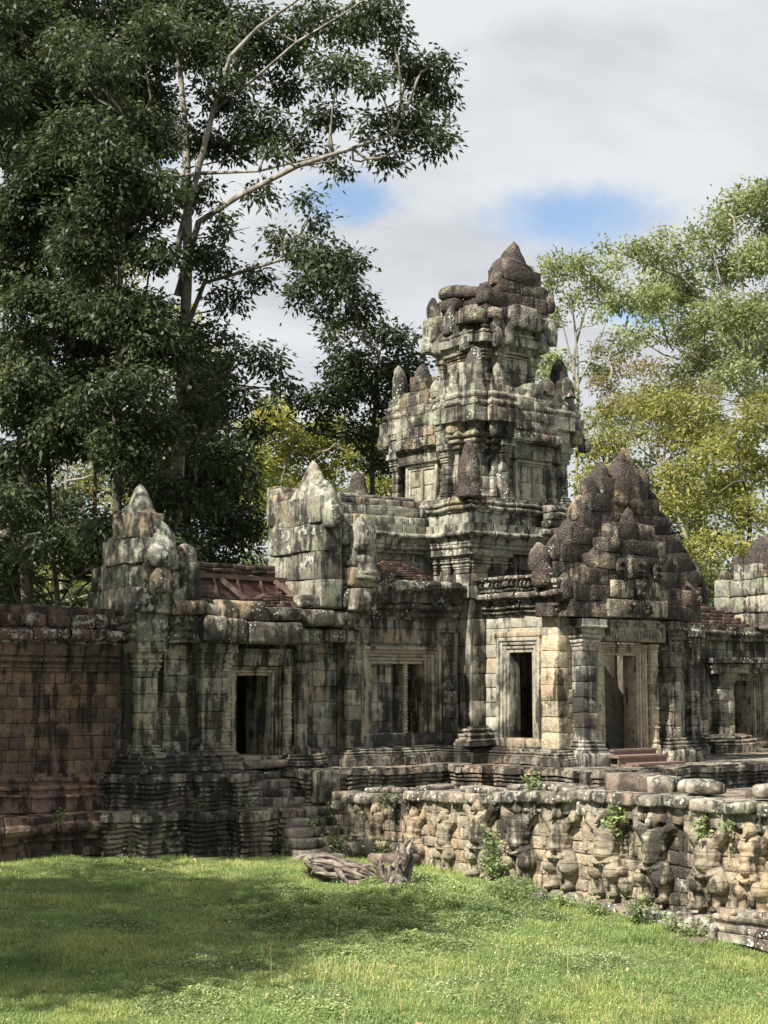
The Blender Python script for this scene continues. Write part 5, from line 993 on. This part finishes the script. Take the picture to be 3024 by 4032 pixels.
wp = [(-1.6, 23.1, .6, .3), (1.4, 22.6, .7, .42), (2.0, 23.9, .6, .4), (.1, 23.3, .7, .3), (-1.1, 22.6, 1.0, .26), (-.2, 22.6, 1.1, .34), (.7, 22.8, 1.2, .36), (-.9, 21.7, 1.0, .28), (.1, 21.4, 1.0, .22), (1.1, 21.8, .9, .24), (1.5, 23.6, .9, .3), (.6, 24.2, .7, .34), (-1.9, 22.2, .7, .14), (-1.5, 23.8, .5, .16), (.5, 20.5, .8, .16), (-.5, 19.9, .8, .14), (-3.5, 21, .7, .12), (-1.9, 19.3, .8, .12), (2.2, 22.7, .6, .18), (-3.3, 24.5, .6, .1), (-2.2, 17.4, .8, .12), (-.8, 17.2, .7, .12), (.9, 18.0, .8, .1), (2.6, 19.8, .7, .1)]
NW = weeds('broadleaf_weeds', 'low leafy weeds growing over the lawn in front of the stump', wp, 1, .3, 15000, .038, 'weed')
n = 60000; Y = 15+rng.uniform(0, 1, n)*12; X = rng.uniform(-.26, .26, n)*Y; k = (vnoise(np.stack([X*.8, Y*.8, X*0], 1), 71) > -.35); X, Y = X[k], Y[k]; U = (X-C0[0])*CU+(Y-C0[1])*SU; k = U < -4.9; X, Y = X[k], Y[k]; n = len(X)
C = np.stack([X, Y, gz(X, Y)+rng.uniform(.01, .07, n)], 1); D = unit(rng.normal(size=(n, 3))*np.array([1, 1, .3])); P, Q = diamonds(C, D, unit(np.cross(D, np.array([[0, 0, 1.]]))), .036, .02); o = put('lawn_clover', P, Q, M['weed']); o['kind'] = 'stuff'; o['label'] = 'scattered small weed leaves in the lawn'
# white flower heads
n = 1500; X = rng.normal(2.0, .8, n); Y = rng.normal(19.6, 1.3, n); k = ((X-C0[0])*CU+(Y-C0[1])*SU < -4.9) & (Y > 15); X, Y = X[k][:900], Y[k][:900]; X = np.concatenate([X, rng.normal(-.5, 1.2, 300)]); Y = np.concatenate([Y, rng.uniform(16, 19, 300)]); n = len(X)
C = np.stack([X, Y, gz(X, Y)+rng.uniform(.06, .12, n)], 1); D = unit(rng.normal(size=(n, 3))); P, Q = diamonds(C, D, unit(np.cross(D, rng.normal(size=(n, 3)))), .014, .013); o = put('lawn_flowers', P, Q, M['flower']); o['kind'] = 'stuff'; o['label'] = 'tiny white flower heads sprinkled through the sunny grass'
n = 700; X = rng.uniform(-.26, .26, n)*22; Y = np.concatenate([rng.uniform(15.5, 26, 200), rng.uniform(25, 30, 500)]); U = (X-C0[0])*CU+(Y-C0[1])*SU; V = (X-C0[0])*SU-(Y-C0[1])*CU
k = ((U < -4.9) & (V > 2.2)) | ((U < -6) & (V > 1.75)) | ((U < -7.6) & (V > .85)); k &= (np.arange(n) < 200) | (V < 3.4); X, Y = X[k], Y[k]; n = len(X); C = np.stack([X, Y, gz(X, Y)+rng.uniform(.02, .06, n)], 1); D = unit(rng.normal(size=(n, 3))*np.array([1, 1, .25])); P, Q = diamonds(C, D, unit(np.cross(D, np.array([[0, 0, 1.]])+rng.normal(size=(n, 3))*.4)), .075, .045); o = put('fallen_leaves', P, Q, M['straw']); o['kind'] = 'stuff'; o['label'] = 'dry brown leaves fallen along the platform foot and over the lawn'
# taller grass stalks
n = 110; X = np.concatenate([rng.normal(-.4, .35, 40), rng.normal(1.2, 1.6, 70)]); Y = np.concatenate([rng.normal(17.9, .5, 40), rng.uniform(16, 21, 70)]); k = ((X-C0[0])*CU+(Y-C0[1])*SU < -5); X, Y = X[k], Y[k]; n = len(X); B = np.stack([X, Y, gz(X, Y)], 1); th = rng.uniform(0, 6.28, n); h = rng.uniform(.18, .42, n)
le = np.stack([np.cos(th), np.sin(th), 0*th], 1); s_ = np.stack([-np.sin(th), np.cos(th), 0*th], 1)*.004; P = []
mid = B+np.array([0, 0, 1])*h[:, None]*.6+le*h[:, None]*.15; tip = B+np.array([0, 0, 1])*h[:, None]+le*h[:, None]*.7
P = np.stack([B-s_, B+s_, mid+s_*.7, mid-s_*.7, mid-s_*.7, mid+s_*.7, tip+s_*.3, tip-s_*.3], 1).reshape(-1, 3); o = put('tall_grass_stalks', P, np.arange(n*8).reshape(-1, 4), M['straw']); o['kind'] = 'stuff'; o['label'] = 'dry tall grass stalks standing out of the lawn'
# small plants, each a thing
def plant(u, v, z, r, h, k, label, cat='plant', size=.07, mat='weed', name='wall_plant', group=None, hang=0):
    x, y, _ = wpt(u, v); t = thing(name, (x, y, z), label, cat, group); C = []; mb = MB(); ns = max(3, k//14)
    for i in range(ns):
        a = random.uniform(0, 6.28); e = np.array([x+math.cos(a)*r*random.uniform(.2, 1), y+math.sin(a)*r*.6*random.uniform(.2, 1), z+h*random.uniform(.5, 1)*(1 if not hang else -1)]); cv = curve((x, y, z), e, .02, 5, .6); tube(mb, cv, [.004, .004, .003, .003, .002], 4)
        for j in range(14): p = cv[random.randint(1, 4)]; C.append(p+rng.normal(0, size*.6, 3))
    C = np.array(C); D = unit(rng.normal(size=C.shape)*np.array([1, 1, .5])+np.array([0, 0, .1])); Wd = unit(np.cross(D, rng.normal(size=C.shape)*.5+np.array([0, 0, 1.]))); P, Q = diamonds(C, D, Wd, size, size*.5); mb.build('stem', M['stem'], t, amp=0, fine=0, fix=False); put('foliage', P, Q, M[mat], t)
gp = 'small plants growing on the stonework'
plant(-4.62, 6.75, 1.72, .14, .42, 150, 'leafy green tuft standing on the relief wall coping', group=gp)
plant(-4.85, 8.75, 1.72, .18, .34, 110, 'broad leaved green plant drooping below the coping', group=gp, hang=1, size=.1)
plant(-4.85, 10.4, 1.7, .12, .3, 80, 'small green plant hanging from the coping near the right edge', group=gp, hang=1, size=.08)
plant(-4.85, 10.85, 1.45, .1, .2, 50, 'tiny green sprig on the relief wall at the right edge', group=gp, size=.07)
plant(-4.9, 3.3, 1.35, .2, .4, 160, 'dark green shrub at the top of the relief wall near the steps', group=gp, mat='leafmid')
plant(-5.0, 6.15, .45, .16, .85, 260, 'tall climbing vine on the relief wall', group=gp, size=.075)
plant(-5.2, 6.4, .4, .3, .4, 260, 'leafy clump at the foot of the climbing vine', group=gp)
for i, (v, h, lb) in enumerate(((8.0, .3, 'green clump below the grey bird-man'), (8.7, .34, 'green clump at the wall foot left of the largest clump'), (9.5, .55, 'largest bright green clump at the wall foot'), (10.15, .36, 'green clump left of the marker stone'), (10.5, .3, 'small green clump touching the marker stone'))): plant(-5.25, v, .3-.062*(v-3.7)+.1, .22, h, 260 if h > .5 else 160, lb, group='green clumps along the relief wall foot', name='wall_foot_plant')
plant(-5.35, 2.5, .5, .45, .45, 420, 'dark leafy shrub behind the fallen log', mat='leafmid', group=gp)
plant(-5.2, 3.6, .5, .3, .4, 260, 'dark leafy shrub right of the stump', mat='leafmid', group=gp)
plant(-4.85, 1.5, .9, .12, .5, 200, 'dark fern hanging beside the stone steps', mat='leafmid', group=gp, size=.05)
plant(-5.4, 1.75, .95, .2, .12, 120, 'low green weeds on the stone step', group=gp, size=.05)
plant(-7.1, .62, 1.28, .1, .28, 70, 'slim green weed on the lower terrace', group=gp, size=.05)
plant(-6.1, .8, 1.28, .2, .14, 90, 'flat green weed on the lower terrace by the steps', group=gp, size=.05)
plant(-9.15, .05, .7, .12, .5, 90, 'dark green creeper on the left corner of the platform', mat='leafmid', group=gp, size=.05)
plant(-9.7, .32, 1.1, .12, .3, 70, 'green creeper on the plinth of the laterite wall', mat='leafmid', group=gp, size=.05)
plant(-8.6, .85, .45, .15, .4, 90, 'weed climbing the front of the lower terrace', mat='leafmid', group=gp, size=.05)
plant(-6.0, 1.9, .45, .25, .3, 130, 'grassy weed at the corner beside the lowest step', mat='leafmid', group=gp, size=.05)
plant(1.5, -.65+0, 7.55, .1, .14, 60, 'tiny green weed on the tower ledge', group=gp, size=.05)
plant(.75, -2.75, 7.6, .1, .3, 60, 'pale weed in the niche of the tower left face', group=gp, size=.05)
plant(-8.9, -.62, 3.5, .3, .45, 200, 'dry brown creeper clinging to the laterite wall', mat='leaforange', group=gp, size=.035, hang=1)
# ================================================================= dead log and stump
def wood(name, label, cat, strands, seed):
    mb = MB()
    for (p, q, r0, r1, k, spread) in strands:
        p, q = np.array(p), np.array(q); ax = (q-p)/np.linalg.norm(q-p)
        tube(mb, curve(p, q, .02, 10, .3), np.linspace(r0, r1, 10)*rng.uniform(.85, 1.15, 10), 12)
        for i in range(k):
            o = rng.normal(0, 1, 3); o -= ax*o.dot(ax); o = o/np.linalg.norm(o)*spread*rng.uniform(.75, 1.1); a, b = rng.uniform(-.08, .5), rng.uniform(.6, 1.18 if spread > .1 and r0 < .12 else 1.5)
            s0 = p+(q-p)*a+o*(1+.4*rng.random()); s1 = p+(q-p)*b+o*rng.uniform(.5, 1.1)*(r1/r0*.5+.5); w = rng.uniform(.02, .05)
            tube(mb, curve(s0, s1, .03, 8, .5), np.array([.25, .8, 1, 1.1, 1, .8, .5, .12])*w, 6)
    loc = np.concatenate(mb.V).mean(0); o = mb.build(name, M['log'], None, amp=.03, fine=.018, seed=seed, fix=True)
    co = np.array([v.co for v in o.data.vertices])-loc; o.data.vertices.foreach_set('co', co.astype(np.float32).ravel()); o.data.update(); o.location = loc; tagp(o, label, cat); return o
rng = np.random.default_rng(12)
wood('fallen_log', 'split grey weathered log lying in the weeds before the steps', 'log', [(at(668,1862,24.6)+np.array([0,0,-.05]), at(825,1900,24.0)+np.array([0,0,-.1]), .10, .07, 34, .12), (at(680,1875,24.2), at(780,1900,23.9), .08, .06, 12, .09)], 5)
wood('tree_stump', 'jagged upright dead stump at the right end of the fallen log', 'stump', [(at(845,1945,23.5), at(868,1862,23.7), .15, .07, 22, .15), (at(852,1915,23.4), at(880,1835,23.6), .07, .02, 8, .05), (at(840,1915,23.4), at(812,1862,23.8), .09, .04, 10, .08), (at(862,1930,23.3), at(850,1885,23.4), .12, .06, 8, .1)], 9)
print('leaves', NL, 'weeds', NW)
